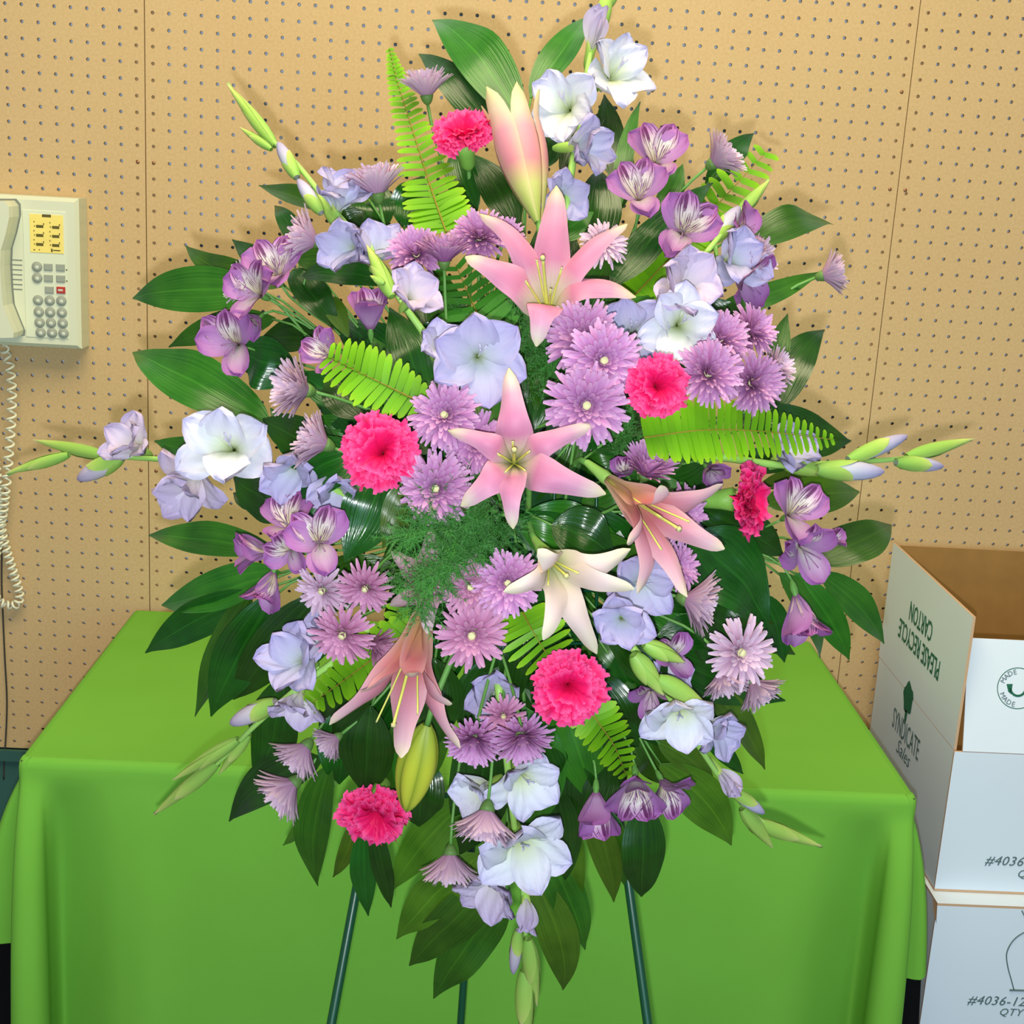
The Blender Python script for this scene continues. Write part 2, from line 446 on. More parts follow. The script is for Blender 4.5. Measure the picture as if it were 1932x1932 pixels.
mb = MB(); mb.box((-1.2, -0.012, 0.452), (2.9, 0.0, 0.472)); link('ledge', mb.mesh('ledge', 'lower_wall', False), wall)
mb = MB(); mb.box((-1.2, -3.6, -0.05), (2.9, 0.09, 0.0))
fo = link('floor', mb.mesh('floor', 'floor_tile', False)); fo['kind'] = 'structure'

# ------------------------------------------------------------------ table, green cloth
ZT = 0.745
TX0, TX1, TY0, TY1 = -0.040, 1.150, -0.625, -0.012
tb = thing('folding_table', 'folding table hidden under the bright green cloth', 'table', Matrix.Translation((0.555, -0.32, 0)))
def part_box(name, a, b, mat, parent, org):
    mb = MB(); mb.box([a[i] - org[i] for i in range(3)], [b[i] - org[i] for i in range(3)])
    return link(name, mb.mesh(name, mat, False), parent)
ORG = (0.555, -0.32, 0)
part_box('table_top', (TX0 + 0.004, TY0 + 0.004, ZT - 0.03), (TX1 - 0.004, TY1 - 0.004, ZT - 0.002), 'table_wood', tb, ORG)
for x in (TX0 + 0.08, TX1 - 0.10):
    for y in (TY0 + 0.09, TY1 - 0.10):
        part_box('leg', (x - 0.013, y - 0.013, 0), (x + 0.013, y + 0.013, ZT - 0.03), 'black_cloth', tb, ORG)
# black underskirt seen below the cloth's side hems
mb = MB(); pts = []
for (x, y) in ((TX0 - 0.001, TY1 - 0.02), (TX0 - 0.001, TY0 + 0.045), (TX0 + 0.06, TY0 + 0.07), (TX1 - 0.06, TY0 + 0.07), (TX1 + 0.001, TY0 + 0.045), (TX1 + 0.001, TY1 - 0.02)): pts.append((x, y))
vs, fs = [], []; k = 0
def resample(p, step):
    out = []
    for a, b in zip(p[:-1], p[1:]):
        n = max(1, int(math.dist(a, b) / step))
        for i in range(n): out.append((a[0] + (b[0] - a[0]) * i / n, a[1] + (b[1] - a[1]) * i / n))
    out.append(p[-1]); return out
rp = resample(pts, 0.02)
for i, (x, y) in enumerate(rp):
    o = 0.004 * sin(i * 1.3)
    fx = -1.0 if x < TX0 + 0.05 else (0.72 if x > TX1 - 0.05 else 0.0)
    for z, fl_ in ((ZT - 0.033, 0.0), (0.47, 0.075), (0.01, 0.13)): vs.append((x + o * 0.6 + fx * fl_ - 0.555, y + o * 0.6 + 0.32, z))
for i in range(len(rp) - 1):
    for j in range(2): fs.append((i * 3 + j, (i + 1) * 3 + j, (i + 1) * 3 + j + 1, i * 3 + j + 1))
sk = link('black_table_skirt', mk('black_table_skirt', vs, fs, 'black_cloth'), None, Matrix.Translation((0.555, -0.32, 0)))
tag(sk, 'black skirt showing under the green cloth at the table corners', 'table skirt')

def build_cloth():
    """top sheet, straight front drop, shorter side drops, hanging folds at the two front corners"""
    CX = 0.12
    def corner_pts(sx, amp):
        fold = [(0.012, -CX), (0.026, -0.065), (0.036 * amp, -0.034), (0.040 * amp, -0.014), (0.030 * amp, -0.001), (0.006, -0.026), (0.003, -0.012), (0.007, 0.026), (0.004, 0.054), (-0.014, 0.066), (-0.036, 0.058), (-0.043, 0.034), (-0.035, -0.004), (-0.036, -0.042), (-0.052, -0.040), (-CX, 0.004)]
        base = [(0, -CX), (0, -0.066), (0, -0.04), (0, -0.026), (0.0, -0.016), (0, -0.010), (-0.001, -0.005), (-0.003, -0.003), (-0.006, -0.001), (-0.011, 0), (-0.018, 0), (-0.028, 0), (-0.038, 0), (-0.054, 0), (-0.076, 0), (-CX, 0)]
        F = catmull([V3((p[0], p[1], 0)) for p in fold], 4); B = catmull([V3((p[0], p[1], 0)) for p in base], 4)
        return list(zip(B, F))
    per = []                       # (base x, base y, folded x, folded y, drop)
    def dropk(k): return 0.255 + 0.045 * min(1, k / 0.45) if k < 0.40 else 0.72
    def side(x, sx, ys):
        for y in ys: per.append((x, y, x + sx * (0.012 + 0.004 * sin(y * 25)), y, 0.255))
    ysl = [TY1 + (TY0 + CX - TY1) * i / 24 for i in range(24)]
    side(TX0, -1, ysl)
    cp = corner_pts(-1, 2.0); n = len(cp)
    for i, (B, F) in enumerate(cp): per.append((TX0 - B.x, TY0 - B.y, TX0 - F.x, TY0 - F.y, dropk(i / (n - 1))))
    NF = 70
    for i in range(1, NF):
        x = TX0 + CX + (TX1 - TX0 - 2 * CX) * i / NF
        o = 0.006 + 0.006 * (sin(x * 7 + 0.6) + 1) * sin(pi * i / NF) + 0.010 * exp(-((x - 0.13) / 0.03) ** 2) + 0.008 * exp(-((x - 0.99) / 0.03) ** 2)
        per.append((x, TY0, x, TY0 - o, 0.72))
    cp = corner_pts(1, 1.55)[::-1]
    for i, (B, F) in enumerate(cp): per.append((TX1 + B.x, TY0 - B.y, TX1 + F.x, TY0 - F.y, dropk(1 - i / (n - 1))))
    side(TX1, 1, ysl[::-1])
    NV = 24; vs, fs, uv = [], [], []
    for i, (bx, by, fx, fy, drop) in enumerate(per):
        for j in range(NV + 1):
            d = drop * (j / NV) ** 2.0; R = 0.011
            if d < R * pi / 2: r, dz = R * sin(d / R), R * (1 - cos(d / R))
            else: r, dz = R, R + d - R * pi / 2
            g = (1 - exp(-max(0, d - 0.036) / 0.10)) * (0.7 + 0.3 * min(1, d / 0.45))
            nx = -1.0 if bx < TX0 + 1e-4 else (1.0 if bx > TX1 - 1e-4 else 0.0); ny = -1.0 if by < TY0 + 1e-4 else 0.0
            if 0 < bx - TX0 < 0.012 and by < TY0 + 0.012: nx = -0.5; ny = -0.8
            if 0 < TX1 - bx < 0.012 and by < TY0 + 0.012: nx = 0.5; ny = -0.8
            x = bx + (fx - bx) * g + nx * (r - R); y = by + (fy - by) * g + ny * (r - R)
            vs.append((x - 0.555, y + 0.32, ZT + 0.0015 - dz)); uv.append((i / len(per), j / NV))
    for i in range(len(per) - 1):
        for j in range(NV):
            a = i * (NV + 1) + j; b = a + NV + 1
            fs.append((a, a + 1, b + 1, b))
    fs.append(tuple(reversed([i * (NV + 1) for i in range(len(per))])))
    o = link('green_tablecloth', mk('green_tablecloth', vs, fs, 'green_cloth', uv), None, Matrix.Translation((0.555, -0.32, 0)))
    o.data.polygons[len(fs) - 1].use_smooth = False
    tag(o, 'bright green cloth draped over the table against the pegboard', 'tablecloth')
    return o
build_cloth()

# ------------------------------------------------------------------ lettering
def text_mesh(body, size, mat, extrude=0.0002, align='LEFT', space=1.0, shear=0.0, bold=0.0):
    cu = bpy.data.curves.new('lettering', 'FONT'); cu.body = body; cu.size = size; cu.extrude = extrude
    cu.align_x = align; cu.space_character = space; cu.shear = shear; cu.offset = bold; cu.resolution_u = 2
    o = bpy.data.objects.new('lettering', cu); COL.objects.link(o)
    dg = bpy.context.evaluated_depsgraph_get(); dg.update()
    me = bpy.data.meshes.new_from_object(o.evaluated_get(dg))
    bpy.data.objects.remove(o); bpy.data.curves.remove(cu)
    me.materials.clear(); me.materials.append(MATS[mat]); me.name = 'lettering'
    return me
def basis(origin, right, up):
    r = V3(right).normalized(); u = V3(up); u = (u - r * u.dot(r)).normalized(); n = r.cross(u)
    M = Matrix((r, u, n)).transposed().to_4x4(); M.translation = origin; return M

# ------------------------------------------------------------------ cartons
XL = 1.262
c_ft = atX(1801, 1418, XL)         # front top fold corner of the upper carton
c_fb = atX(1757, 1672, XL)         # front bottom
c_bt = atX(1660, 1222, XL)         # back top fold
YF, ZB1, ZF1 = c_ft.y, c_fb.z, c_ft.z
YB = c_bt.y
print('box', c_ft, c_fb, c_bt, atX(1832, 1160, XL), atX(1680, 1003, XL))
TH = 0.004; BW = 0.42
def slab(name, a, b, parent, org, mats=('box_white', 'box_edge', 'box_kraft'), axis=0, outer=-1):
    """thin board: the outer face white, the inner face kraft, edges raw"""
    mb = MB(); mb.box([min(a[i], b[i]) - org[i] for i in range(3)], [max(a[i], b[i]) - org[i] for i in range(3)])
    me = mb.mesh(name, mats[0], False)
    for m_ in mats[1:]: me.materials.append(MATS[m_])
    for p in me.polygons:
        q = p.normal[axis]
        p.material_index = 0 if q * outer > 0.9 else (2 if q * outer < -0.9 else 1)
    return link(name, me, parent)
def carton(label, x0, yf, yb, z0, z1, flap, group=None, flaps=('L', 'F', 'B', 'R')):
    org = (x0 + BW / 2, (yf + yb) / 2, z0)
    t = thing('carton', label, 'box', Matrix.Translation(org), group)
    slab('side_panel', (x0, yf + TH, z0 + TH), (x0 + TH, yb - TH, z1), t, org)
    slab('side_panel', (x0 + BW - TH, yf + TH, z0 + TH), (x0 + BW, yb - TH, z1), t, org, outer=1)
    slab('front_panel', (x0, yf, z0 + TH), (x0 + BW, yf + TH, z1), t, org, axis=1)
    slab('back_panel', (x0, yb - TH, z0 + TH), (x0 + BW, yb, z1), t, org, axis=1, outer=1)
    slab('bottom_panel', (x0, yf, z0), (x0 + BW, yb, z0 + TH), t, org, axis=2)
    return t, org
zft = atX(1832, 1160, XL).z
up_box, org1 = carton('open white carton with raised flaps stacked on another beside the table', XL, YF, YB, ZB1, ZF1, 0.2, 'white cartons')
FH = zft - ZF1
slab('flap', (XL, YF + 0.004, ZF1 + 0.001), (XL + TH, YB, ZF1 + FH), up_box, org1)
slab('flap', (XL + BW - TH, YF + 0.004, ZF1 + 0.001), (XL + BW, YB, ZF1 + FH), up_box, org1, outer=1)
# front flap tips back a little, so do the other long flap
def tilt_flap(y, ang, h, outer, name='flap'):
    mb = MB(); mb.box((0.012, 0, 0.0), (BW - 0.012, TH, h))
    me = mb.mesh(name, 'box_white', False)
    for m_ in ('box_edge', 'box_kraft'): me.materials.append(MATS[m_])
    for p in me.polygons:
        q = p.normal[1] * outer
        p.material_index = 0 if q > 0.9 else (2 if q < -0.9 else 1)
    M = Matrix.Translation((XL - org1[0], y - org1[1], ZF1 - org1[2] + 0.001)) @ Matrix.Rotation(ang, 4, 'X')
    return link(name, me, up_box, M)
zff = atY(1840, 1222, YF).z - ZF1
ff = tilt_flap(YF, radians(-14), zff * 1.03, -1)
tilt_flap(YB - TH, radians(-3), 0.20, 1)
# lettering on the raised side flap, upside down now that it stands open
zc = ZF1 + FH * 0.40; yc = (YF + YB) / 2
def on_left(body, y, z, size, mat, upside, space=1.0, bold=0.0, par=up_box, org=org1, name='lettering', shear=0.0, squash=1.0):
    me = text_mesh(body, size, mat, 0.0002, 'CENTER', space, shear, bold)
    r, u = ((0, 1, 0), (0, 0, -1)) if upside else ((0, -1, 0), (0, 0, 1))
    M = basis(V3((XL - 0.0005, y, z)) - V3(org), r, u) @ Matrix.Diagonal((squash, 1, 1, 1))
    return link(name, me, par, M)
p1, p2 = atX(1782, 1280, XL), atX(1690, 1165, XL)
q1, q2 = atX(1762, 1200, XL), atX(1714, 1148, XL)
on_left('PLEASE RECYCLE', (p1.y + p2.y) / 2, (p1.z + p2.z) / 2 + 0.012, 0.045, 'ink_green', True, 1.0, 0.0004, squash=abs(p2.y - p1.y) / (14 * 0.0295))
on_left('CARTON', (q1.y + q2.y) / 2, (q1.z + q2.z) / 2 + 0.016, 0.045, 'ink_green', True, 1.0, 0.0004, squash=abs(p2.y - p1.y) / (14 * 0.0295))
s1, s2 = atX(1682, 1365, XL), atX(1733, 1440, XL)
on_left('SYNDICATE', (s1.y + s2.y) / 2, (s1.z + s2.z) / 2, 0.050, 'ink_grey', False, 1.0, 0.0, squash=abs(s2.y - s1.y) / (9 * 0.031))
s3 = atX(1702, 1432, XL)
on_left('Sales', s3.y, s3.z, 0.036, 'ink_grey', False, 1.0, -0.0002, shear=0.4)
# tree emblem
tr = atX(1712, 1330, XL); tr2 = atX(1712, 1388, XL); hh = tr.z - tr2.z + 0.02
vs, fs = [], []
def flat_blob(cy, cz, ry, rz, wob=0.0, n=18):
    b = len(vs)
    for i in range(n):
        a = 2 * pi * i / n; w = 1 + wob * sin(5 * a + 1)
        vs.append((XL - 0.0005 - org1[0], cy + ry * w * cos(a) - org1[1], cz + rz * w * sin(a) - org1[2]))
    fs.append(tuple(range(b, b + n)))
flat_blob(tr.y, tr.z + 0.012, 0.024, 0.026, 0.12); 
b = len(vs)
for (dy, dz) in ((-0.006, -0.010), (0.006, -0.010), (0.004, -0.034), (-0.004, -0.034)): vs.append((XL - 0.0005 - org1[0], tr.y + dy - org1[1], tr.z + dz - org1[2]))
fs.append((b, b + 1, b + 2, b + 3))
link('tree_emblem', mk('tree_emblem', vs, fs, 'ink_green', None, False), up_box)
# ring mark on the front flap
def ring(cx, cz, r, w, n=48, y=0.0, a0=0.0, a1=2 * pi):
    vs, fs = [], []
    for i in range(n + 1):
        a = a0 + (a1 - a0) * i / n
        vs.append((cx + (r - w) * cos(a), y, cz + (r - w) * sin(a))); vs.append((cx + r * cos(a), y, cz + r * sin(a)))
    for i in range(n): fs.append((2 * i, 2 * i + 1, 2 * i + 3, 2 * i + 2))
    return vs, fs
RM = atY(1931, 1311, YF)
rz = (RM.z - ZF1) * 1.03; rx = RM.x - XL
RR = 37 * (RM - CPOS).length / FPX * 1.0
mb = MB()
for (r, w) in ((RR, 0.0012), ): mb.add(*ring(rx, rz, r, w, 48, -0.0004))
mb.add(*ring(rx + RR * 0.02, rz, RR * 0.42, 0.0035, 24, -0.0004, pi, 2 * pi))
mb.add([(rx - RR * 0.55, -0.0004, rz + RR * 0.18), (rx - RR * 0.25, -0.0004, rz + RR * 0.2), (rx - RR * 0.3, -0.0004, rz - RR * 0.3), (rx - RR * 0.45, -0.0004, rz - RR * 0.18)], [(0, 1, 2, 3)])
o = link('ring_emblem', mb.mesh('ring_emblem', 'ink_green', False), ff)
for body, amid, upd in (('MADE', radians(128), 1), ('MADE', radians(232), -1)):
    for i, ch in enumerate(body):
        a = amid - upd * radians(17) * (i - 1.5)
        me = text_mesh(ch, RR * 0.34, 'ink_grey', 0.0001, 'CENTER')
        rr_ = RR * (0.68 if upd > 0 else 0.9)
        pos = V3((rx + rr_ * cos(a), -0.0005, rz + rr_ * sin(a)))
        tang = V3((sin(a), 0, -cos(a))) * upd; rad = V3((cos(a), 0, sin(a))) * upd
        link('lettering', me, ff, basis(pos, tang, rad))
def on_front(body, px, py, size, par, org, Y, mat='ink_grey', shear=0.25):
    p = atY(px, py, Y); me = text_mesh(body, size, mat, 0.0002, 'LEFT', 1.05, shear)
    link('lettering', me, par, basis(V3((p.x, Y - 0.0005, p.z)) - V3(org), (1, 0, 0), (0, 0, 1)))
kf = (atY(1900, 1630, YF) - CPOS).length / FPX
on_front('#4036-12', 1857, 1631, 25 * kf, up_box, org1, YF)
on_front('QTY 12', 1917, 1655, 21 * kf, up_box, org1, YF)
# lower carton, its front a little nearer
c_l = atX(1770, 1702, XL - 0.004)
YF2 = YF - 0.035
zl = atY(1790, 1700, YF2).z
zl = min(zl, ZB1 - TH - 0.0005)
lo_box, org2 = carton('closed white carton standing on the floor under the open one', XL - 0.006, YF2, YB, 0.0, zl, 0, 'white cartons')
slab('flap', (XL - 0.006, YF2, zl), (XL - 0.006 + BW, (YF2 + YB) / 2 - 0.002, zl + TH), lo_box, org2, axis=2, outer=1)
slab('flap', (XL - 0.006, (YF2 + YB) / 2 + 0.002, zl), (XL - 0.006 + BW, YB, zl + TH), lo_box, org2, axis=2, outer=1)
on_front('#4036-12-', 1824, 1894, 25 * kf, lo_box, org2, YF2)
on_front('QTY 12', 1883, 1915, 20 * kf, lo_box, org2, YF2)
bowl = [(1958, 1752), (1935, 1758), (1916, 1770), (1904, 1786), (1899, 1803), (1902, 1826), (1908, 1848), (1913, 1867)]
pts = [atY(x, y, YF2 - 0.0006) - V3(org2) for x, y in bowl]
mb = MB(); mb.add(*tube(catmull(pts, 4), 0.0009, 5))
mb.add(*tube([atY(1905, 1868, YF2 - 0.0006) - V3(org2), atY(1990, 1870, YF2 - 0.0006) - V3(org2)], 0.0016, 5))
mb.add(*tube([atY(1928, 1718, YF2 - 0.0006) - V3(org2), atY(1936, 1734, YF2 - 0.0006) - V3(org2), atY(1962, 1752, YF2 - 0.0006) - V3(org2)], 0.001, 5))
link('bowl_drawing', mb.mesh('bowl_drawing', 'ink_grey'), lo_box)
# torn tape tab on the corner
mb = MB(); p = atX(1762, 1676, XL - 0.004); 
mb.add([(0, 0, 0), (0.001, -0.02, -0.004), (0.001, -0.026, -0.03), (0, -0.012, -0.02)], [(0, 1, 2, 3)])
o = link('tape_tab', mb.mesh('tape_tab', 'box_edge', False), lo_box, Matrix.Translation(V3((XL - 0.007, YF2 + 0.02, zl + 0.004)) - V3(org2)))

# ------------------------------------------------------------------ wall telephone
PY = -0.050
def ph(px, py, y=PY):
    return atY(px, py, y)
a, b_, c_, d_ = ph(-62, 366), ph(144, 372), ph(155, 653), ph(-50, 655)
PH = thing('wall_phone', 'cream push-button wall telephone at the left edge', 'telephone', Matrix.Translation((a.x, 0, d_.z)))
PO = V3((a.x, 0, d_.z))
def rbox(x0, x1, z0, z1, y0, y1, bev, M=None):
    """box with a bevelled front (y0 is the front)"""
    b = bev
    vs = []
    for (y, i) in ((y1, 0), (y0 + b, 0), (y0, b)):
        vs += [(x0 + i, y, z0 + i), (x1 - i, y, z0 + i), (x1 - i, y, z1 - i), (x0 + i, y, z1 - i)]
    fs = [(8, 9, 10, 11), (3, 2, 1, 0)]
    for l in (0, 4):
        for k in range(4): fs.append((l + k, l + (k + 1) % 4, l + 4 + (k + 1) % 4, l + 4 + k))
    return vs, fs
def pbox(name, x0, x1, z0, z1, y0, y1, bev, mat, parent=PH, smooth=False):
    mb = MB(); v, f = rbox(x0 - PO.x, x1 - PO.x, z0 - PO.z, z1 - PO.z, y0, y1, bev); mb.add(v, f)
    return link(name, mb.mesh(name, mat, smooth), parent)
px0, px1, pz0, pz1 = a.x, (b_.x + c_.x) / 2, (c_.z + d_.z) / 2, (a.z + b_.z) / 2
body = pbox('body', px0, px1, pz0, pz1, PY, -0.001, 0.006, 'phone_plastic')
def fr_(px, py): return ph(px, py)
q0, q1 = fr_(42, 395), fr_(130, 640)
pbox('button_panel', q0.x, q1.x, q1.z, q0.z, PY - 0.0012, PY + 0.002, 0.0008, 'phone_panel')
q0, q1 = fr_(56, 403), fr_(121, 479)
card = pbox('label_card', q0.x, q1.x, q1.z, q0.z, PY - 0.0022, PY - 0.001, 0.0003, 'phone_card')
mb = MB()
def ink(px, py, w, h):
    p = fr_(px, py); k = 0.00088
    x, z = p.x - PO.x, p.z - PO.z
    mb.add([(x, PY - 0.0025, z), (x + w * k, PY - 0.0025, z), (x + w * k, PY - 0.0025, z - h * k), (x, PY - 0.0025, z - h * k)], [(0, 3, 2, 1)])
ink(80, 404, 16, 5)
for r in range(3):
    for cx in (64, 94):
        y = 422 + r * 17 + (2 if cx > 80 else 0)
        ink(cx, y - 5, 2, 2); ink(cx + 1, y + 3, 2, 2); ink(cx + 5, y + 2, 13, 5); ink(cx + 18, y - 1, 2, 3)
ink(97, 469, 3, 6); ink(101, 471, 13, 2); ink(64, 470, 3, 2); ink(74, 470, 2, 2)
link('card_print', mb.mesh('card_print', 'phone_ink', False), card)
kr = mk('key', *lathe([(0.0082, 0), (0.0082, 0.002), (0.0072, 0.0034), (0.0, 0.0036)], 16)[:2], 'phone_key')
kd = mk('key_dot', *lathe([(0.0034, 0.0), (0.003, 0.0005), (0.0, 0.0006)], 10)[:2], 'phone_key_dot')
RX = Matrix.Rotation(pi / 2, 4, 'X')
def key(px, py):
    p = fr_(px, py)
    o = link('key', kr, PH, Matrix.Translation((p.x - PO.x, PY - 0.001, p.z - PO.z)) @ RX)
    link('key_legend', kd, o, Matrix.Translation((0.0005, -0.001, 0.0036)))
for py, row in ((566, (72.5, 94.5, 116.5)), (588, (74, 95.5, 117.5)), (608, (75.5, 97, 119)), (627, (77.5, 99, 120.5))):
    for i, px in enumerate(row): key(px, py + i * 0.7)
for (x, y) in ((70.5, 503), (71, 524)): key(x, y)
def skey(x0, y0, x1, y1, mat):
    p, q = fr_(x0, y0), fr_(x1, y1)
    return pbox('key', p.x, q.x, q.z, p.z, PY - 0.0042, PY, 0.001, mat)
for (x, y) in ((83.5, 497), (106.5, 498), (84, 518), (107, 519), (85.5, 540)): skey(x, y, x + 16.5, y + 13.5, 'phone_key')
rk = skey(107.5, 540.5, 124, 554, 'phone_red'); rk['label'] = 'red key'
p, q = fr_(111, 545), fr_(120, 549)
pbox('key_legend', p.x, q.x, q.z, p.z, PY - 0.0046, PY - 0.004, 0.0001, 'phone_key_dot', rk)
mb = MB()
for (x, y) in ((126, 509), (126.5, 530)):
    p = fr_(x, y); mb.add(*lathe([(0.0012, 0), (0.001, 0.0012), (0, 0.0014)], 8), M=Matrix.Translation((p.x - PO.x, PY - 0.001, p.z - PO.z)) @ RX)
link('indicator_lamp', mb.mesh('indicator_lamp', 'phone_ink'), PH)
# speaker slots
for i in range(7):
    p, q = fr_(21 - 0.0, 489 + i * 9.2), fr_(42, 492 + i * 9.2)
    pbox('speaker_slot', p.x, q.x, q.z, p.z, PY - 0.0008, PY + 0.001, 0.0002, 'phone_shadow_line')
# handset well and handset
prof = [(-55, 378), (28, 378), (36, 388), (37, 408), (30, 440), (21, 470), (20, 500), (22, 540), (25, 572), (36, 600), (45, 622), (44, 631), (-55, 633)]
def plate(name, prof, y0, y1, mat, parent, inset=0.0):
    n = len(prof); vs, fs = [], []
    for yy in (y1, y0 + inset, y0):
        for (x, y) in prof:
            p = fr_(x if (yy != y0) else x - 3 * (inset > 0), y); vs.append((p.x - PO.x, yy, p.z - PO.z))
    for l in range(2):
        for k in range(n): fs.append((l * n + k, l * n + (k + 1) % n, (l + 1) * n + (k + 1) % n, (l + 1) * n + k))
    fs.append(tuple(2 * n + k for k in range(n))); fs.append(tuple(reversed(range(n))))
    return link(name, mk(name, vs, fs, mat, None, False), parent)
plate('handset_well', [(x + 3, y + (2 if y > 500 else -3)) for x, y in prof], PY - 0.0006, PY + 0.003, 'phone_shadow_line', PH)
hs = plate('handset', prof, PY - 0.042, PY - 0.001, 'phone_plastic', PH, 0.012)
# coiled cord: straight tail, down, loop, and back up out of frame
path = [(11, 634), (7, 650), (12, 668), (18, 690), (22, 730), (22, 780), (18, 840), (13, 900), (7, 960), (2, 990), (10, 1030), (22, 1070), (33, 1105), (37, 1128), (30, 1141), (16, 1142), (-2, 1134), (-14, 1110), (-10, 1060), (-2, 1010), (-1, 950), (-8, 880), (-20, 800), (-30, 700)]
pts = [atY(x, y, -0.035 if i < 2 else (-0.022 if i < 9 else -0.016 - 0.004 * (i > 15))) for i, (x, y) in enumerate(path)]
sp = catmull(pts, 10)
fine = []
acc = 0.0; last = sp[0]; up0 = V3((0, -1, 0)); k = 0
den = []
for a_, b2 in zip(sp[:-1], sp[1:]):
    L = (b2 - a_).length; n = max(2, int(L / 0.0006))
    for i in range(n): den.append((a_.lerp(b2, i / n), (b2 - a_).normalized(), L / n))
L = 0
for i, (p, t, dl) in enumerate(den):
    L += dl
    n1 = t.cross(up0); n1 = n1.normalized() if n1.length > 1e-4 else V3((1, 0, 0)); n2 = t.cross(n1)
    amp = 0.0068 * min(1, max(0, (L - 0.018) / 0.006))
    pit = 0.0165 if L < 0.27 else 0.0105
    k += dl / pit * 2 * pi
    if i % 2 == 0: fine.append(p + n1 * (amp * cos(k)) + n2 * (amp * 0.9 * sin(k)))
mb = MB(); v, f, u = tube(fine, 0.0024, 5); mb.add([p - PO for p in v], f, u)
link('coiled_cord', mb.mesh('coiled_cord', 'coil_cord'), PH)
wp = [atY(x, y, -0.004) for x, y in ((4, 1000), (3, 1090), (5, 1150), (9, 1240), (13, 1320), (11, 1390), (8, 1430), (7, 1470))]
wc = catmull(wp, 6)
o = link('phone_line', mk('phone_line', *tube([p - wp[-1] for p in wc], 0.0016, 6), ) if False else mk('phone_line', *[tube([p - wp[-1] for p in wc], 0.0016, 6)[i] for i in (0, 1)], 'wire'), None, Matrix.Translation(wp[-1]))
tag(o, 'thin dark wire running down the pegboard at the lower left', 'wire')

# ================================================================== the flower spray
# ------------------------------------------------------------------ easel, foam
e_top = at(945, 640, -0.17)
EZ = thing('wire_easel', 'dark green wire easel standing in front of the green cloth', 'easel', Matrix.Translation((e_top.x, -0.98, 0)))
EO = V3((e_top.x, -0.98, 0))
def e_leg(p_hi, p_lo, name='leg'):
    d = p_lo - p_hi; t = (0.0 - p_hi.z) / d.z; foot = p_hi + d * t
    me = mk(name, *tube([e - EO for e in (p_hi - d * 0.9, p_hi, foot)], 0.0050, 8)[:2], 'easel_wire')
    return link(name, me, EZ)
def deep(px, py, d): return CPOS + ray(px, py) * d
e_leg(deep(672, 1680, 1.50), deep(625, 1932, 1.46)); e_leg(deep(1178, 1610, 1.50), deep(1222, 1932, 1.46))
bl_hi, bl_lo = deep(877, 1820, 1.66), deep(869, 1932, 1.665)
d = bl_lo - bl_hi
link('leg', mk('leg', *tube([e_top - EO + V3((0, 0.02, 0)), bl_hi - EO, bl_hi + d * ((0.0 - bl_hi.z) / d.z) - EO], 0.0045, 8)[:2], 'easel_wire'), EZ)
cb = [deep(700, 1500, 1.505), deep(1150, 1500, 1.505)]
link('cross_bar', mk('cross_bar', *tube([p - EO for p in cb], 0.0035, 6)[:2], 'easel_wire'), EZ)
FM = frame(FOAM, BACK, 0, 1)
foam = thing('floral_foam', 'dark green floral foam block buried behind the middle blooms', 'floral foam', FM)
mb = MB(); v, f = rbox(-0.075, 0.075, -0.12, 0.12, -0.05, 0.02, 0.01); mb.add([(p[0], p[2], -p[1]) for p in v], f)
link('block', mb.mesh('block', 'foam', False), foam)
mb = MB()
for i in range(5):
    x = -0.08 + 0.04 * i; mb.add(*tube([(x, -0.125, -0.02), (x, -0.125, 0.056), (x, 0.125, 0.056), (x, 0.125, -0.02)], 0.0018, 5))
for i in range(6):
    y = -0.125 + 0.05 * i; mb.add(*tube([(-0.08, y, -0.02), (-0.08, y, 0.056), (0.08, y, 0.056), (0.08, y, -0.02)], 0.0018, 5))
link('cage', mb.mesh('cage', 'easel_wire'), foam)

def stem_into_foam(root, M, z0=0.0, rad=0.0018, mat='stem', name='stem', reach=0.05):
    """stem from the flower's back to the foam, built in the flower's own space"""
    p0 = M @ V3((0, 0, z0)); zdir = (M.to_3x3() @ V3((0, 0, 1))).normalized()
    tgt = FOAM + RIGHT * rng.uniform(-0.06, 0.06) + UP * rng.uniform(-0.1, 0.1) + BACK * 0.03
    dv = tgt - p0
    rd = min(reach, dv.length * 0.4)
    pts = bez(p0, p0 - zdir * rd, tgt - dv * 0.45 + BACK * -0.02, tgt, 10)
    inv = M.inverted(); sc = M.to_scale().x
    me = mk(name, *tube([inv @ p for p in pts], rad / sc, 6)[:2], mat)
    return link(name, me, root)

# ------------------------------------------------------------------ leaves
def leaf_local(B, T, w, nrm, bend=0.0, bow=0.08, fold=0.18, wave=0.0, ph=0.0, nv=16, nu=6, p=0.72, q=1.12):
    ax = T - B; L = ax.length; t0 = ax.normalized()
    n = (nrm - t0 * nrm.dot(t0)).normalized(); sd = t0.cross(n)
    wf = w_oval(p, q); vs, fs, uv = [], [], []
    for j in range(nv + 1):
        v = j / nv
        c = B + ax * v + n * (bow * L * 4 * v * (1 - v)) + sd * (bend * L * 4 * v * (1 - v))
        hw = max(w * 0.5 * wf(v), 0.0006)
        for i in range(nu + 1):
            u = -1 + 2 * i / nu
            lift = fold * abs(u) * hw + wave * hw * sin(v * 9 + ph) * u + 0.5 * wave * hw * cos(v * 13 + ph * 2)
            vs.append(c + sd * (u * hw) + n * lift); uv.append(((u + 1) / 2, v))
    for j in range(nv):
        for i in range(nu):
            a = j * (nu + 1) + i
            fs.append((a, a + 1, a + nu + 2, a + nu + 1))
    return vs, fs, uv
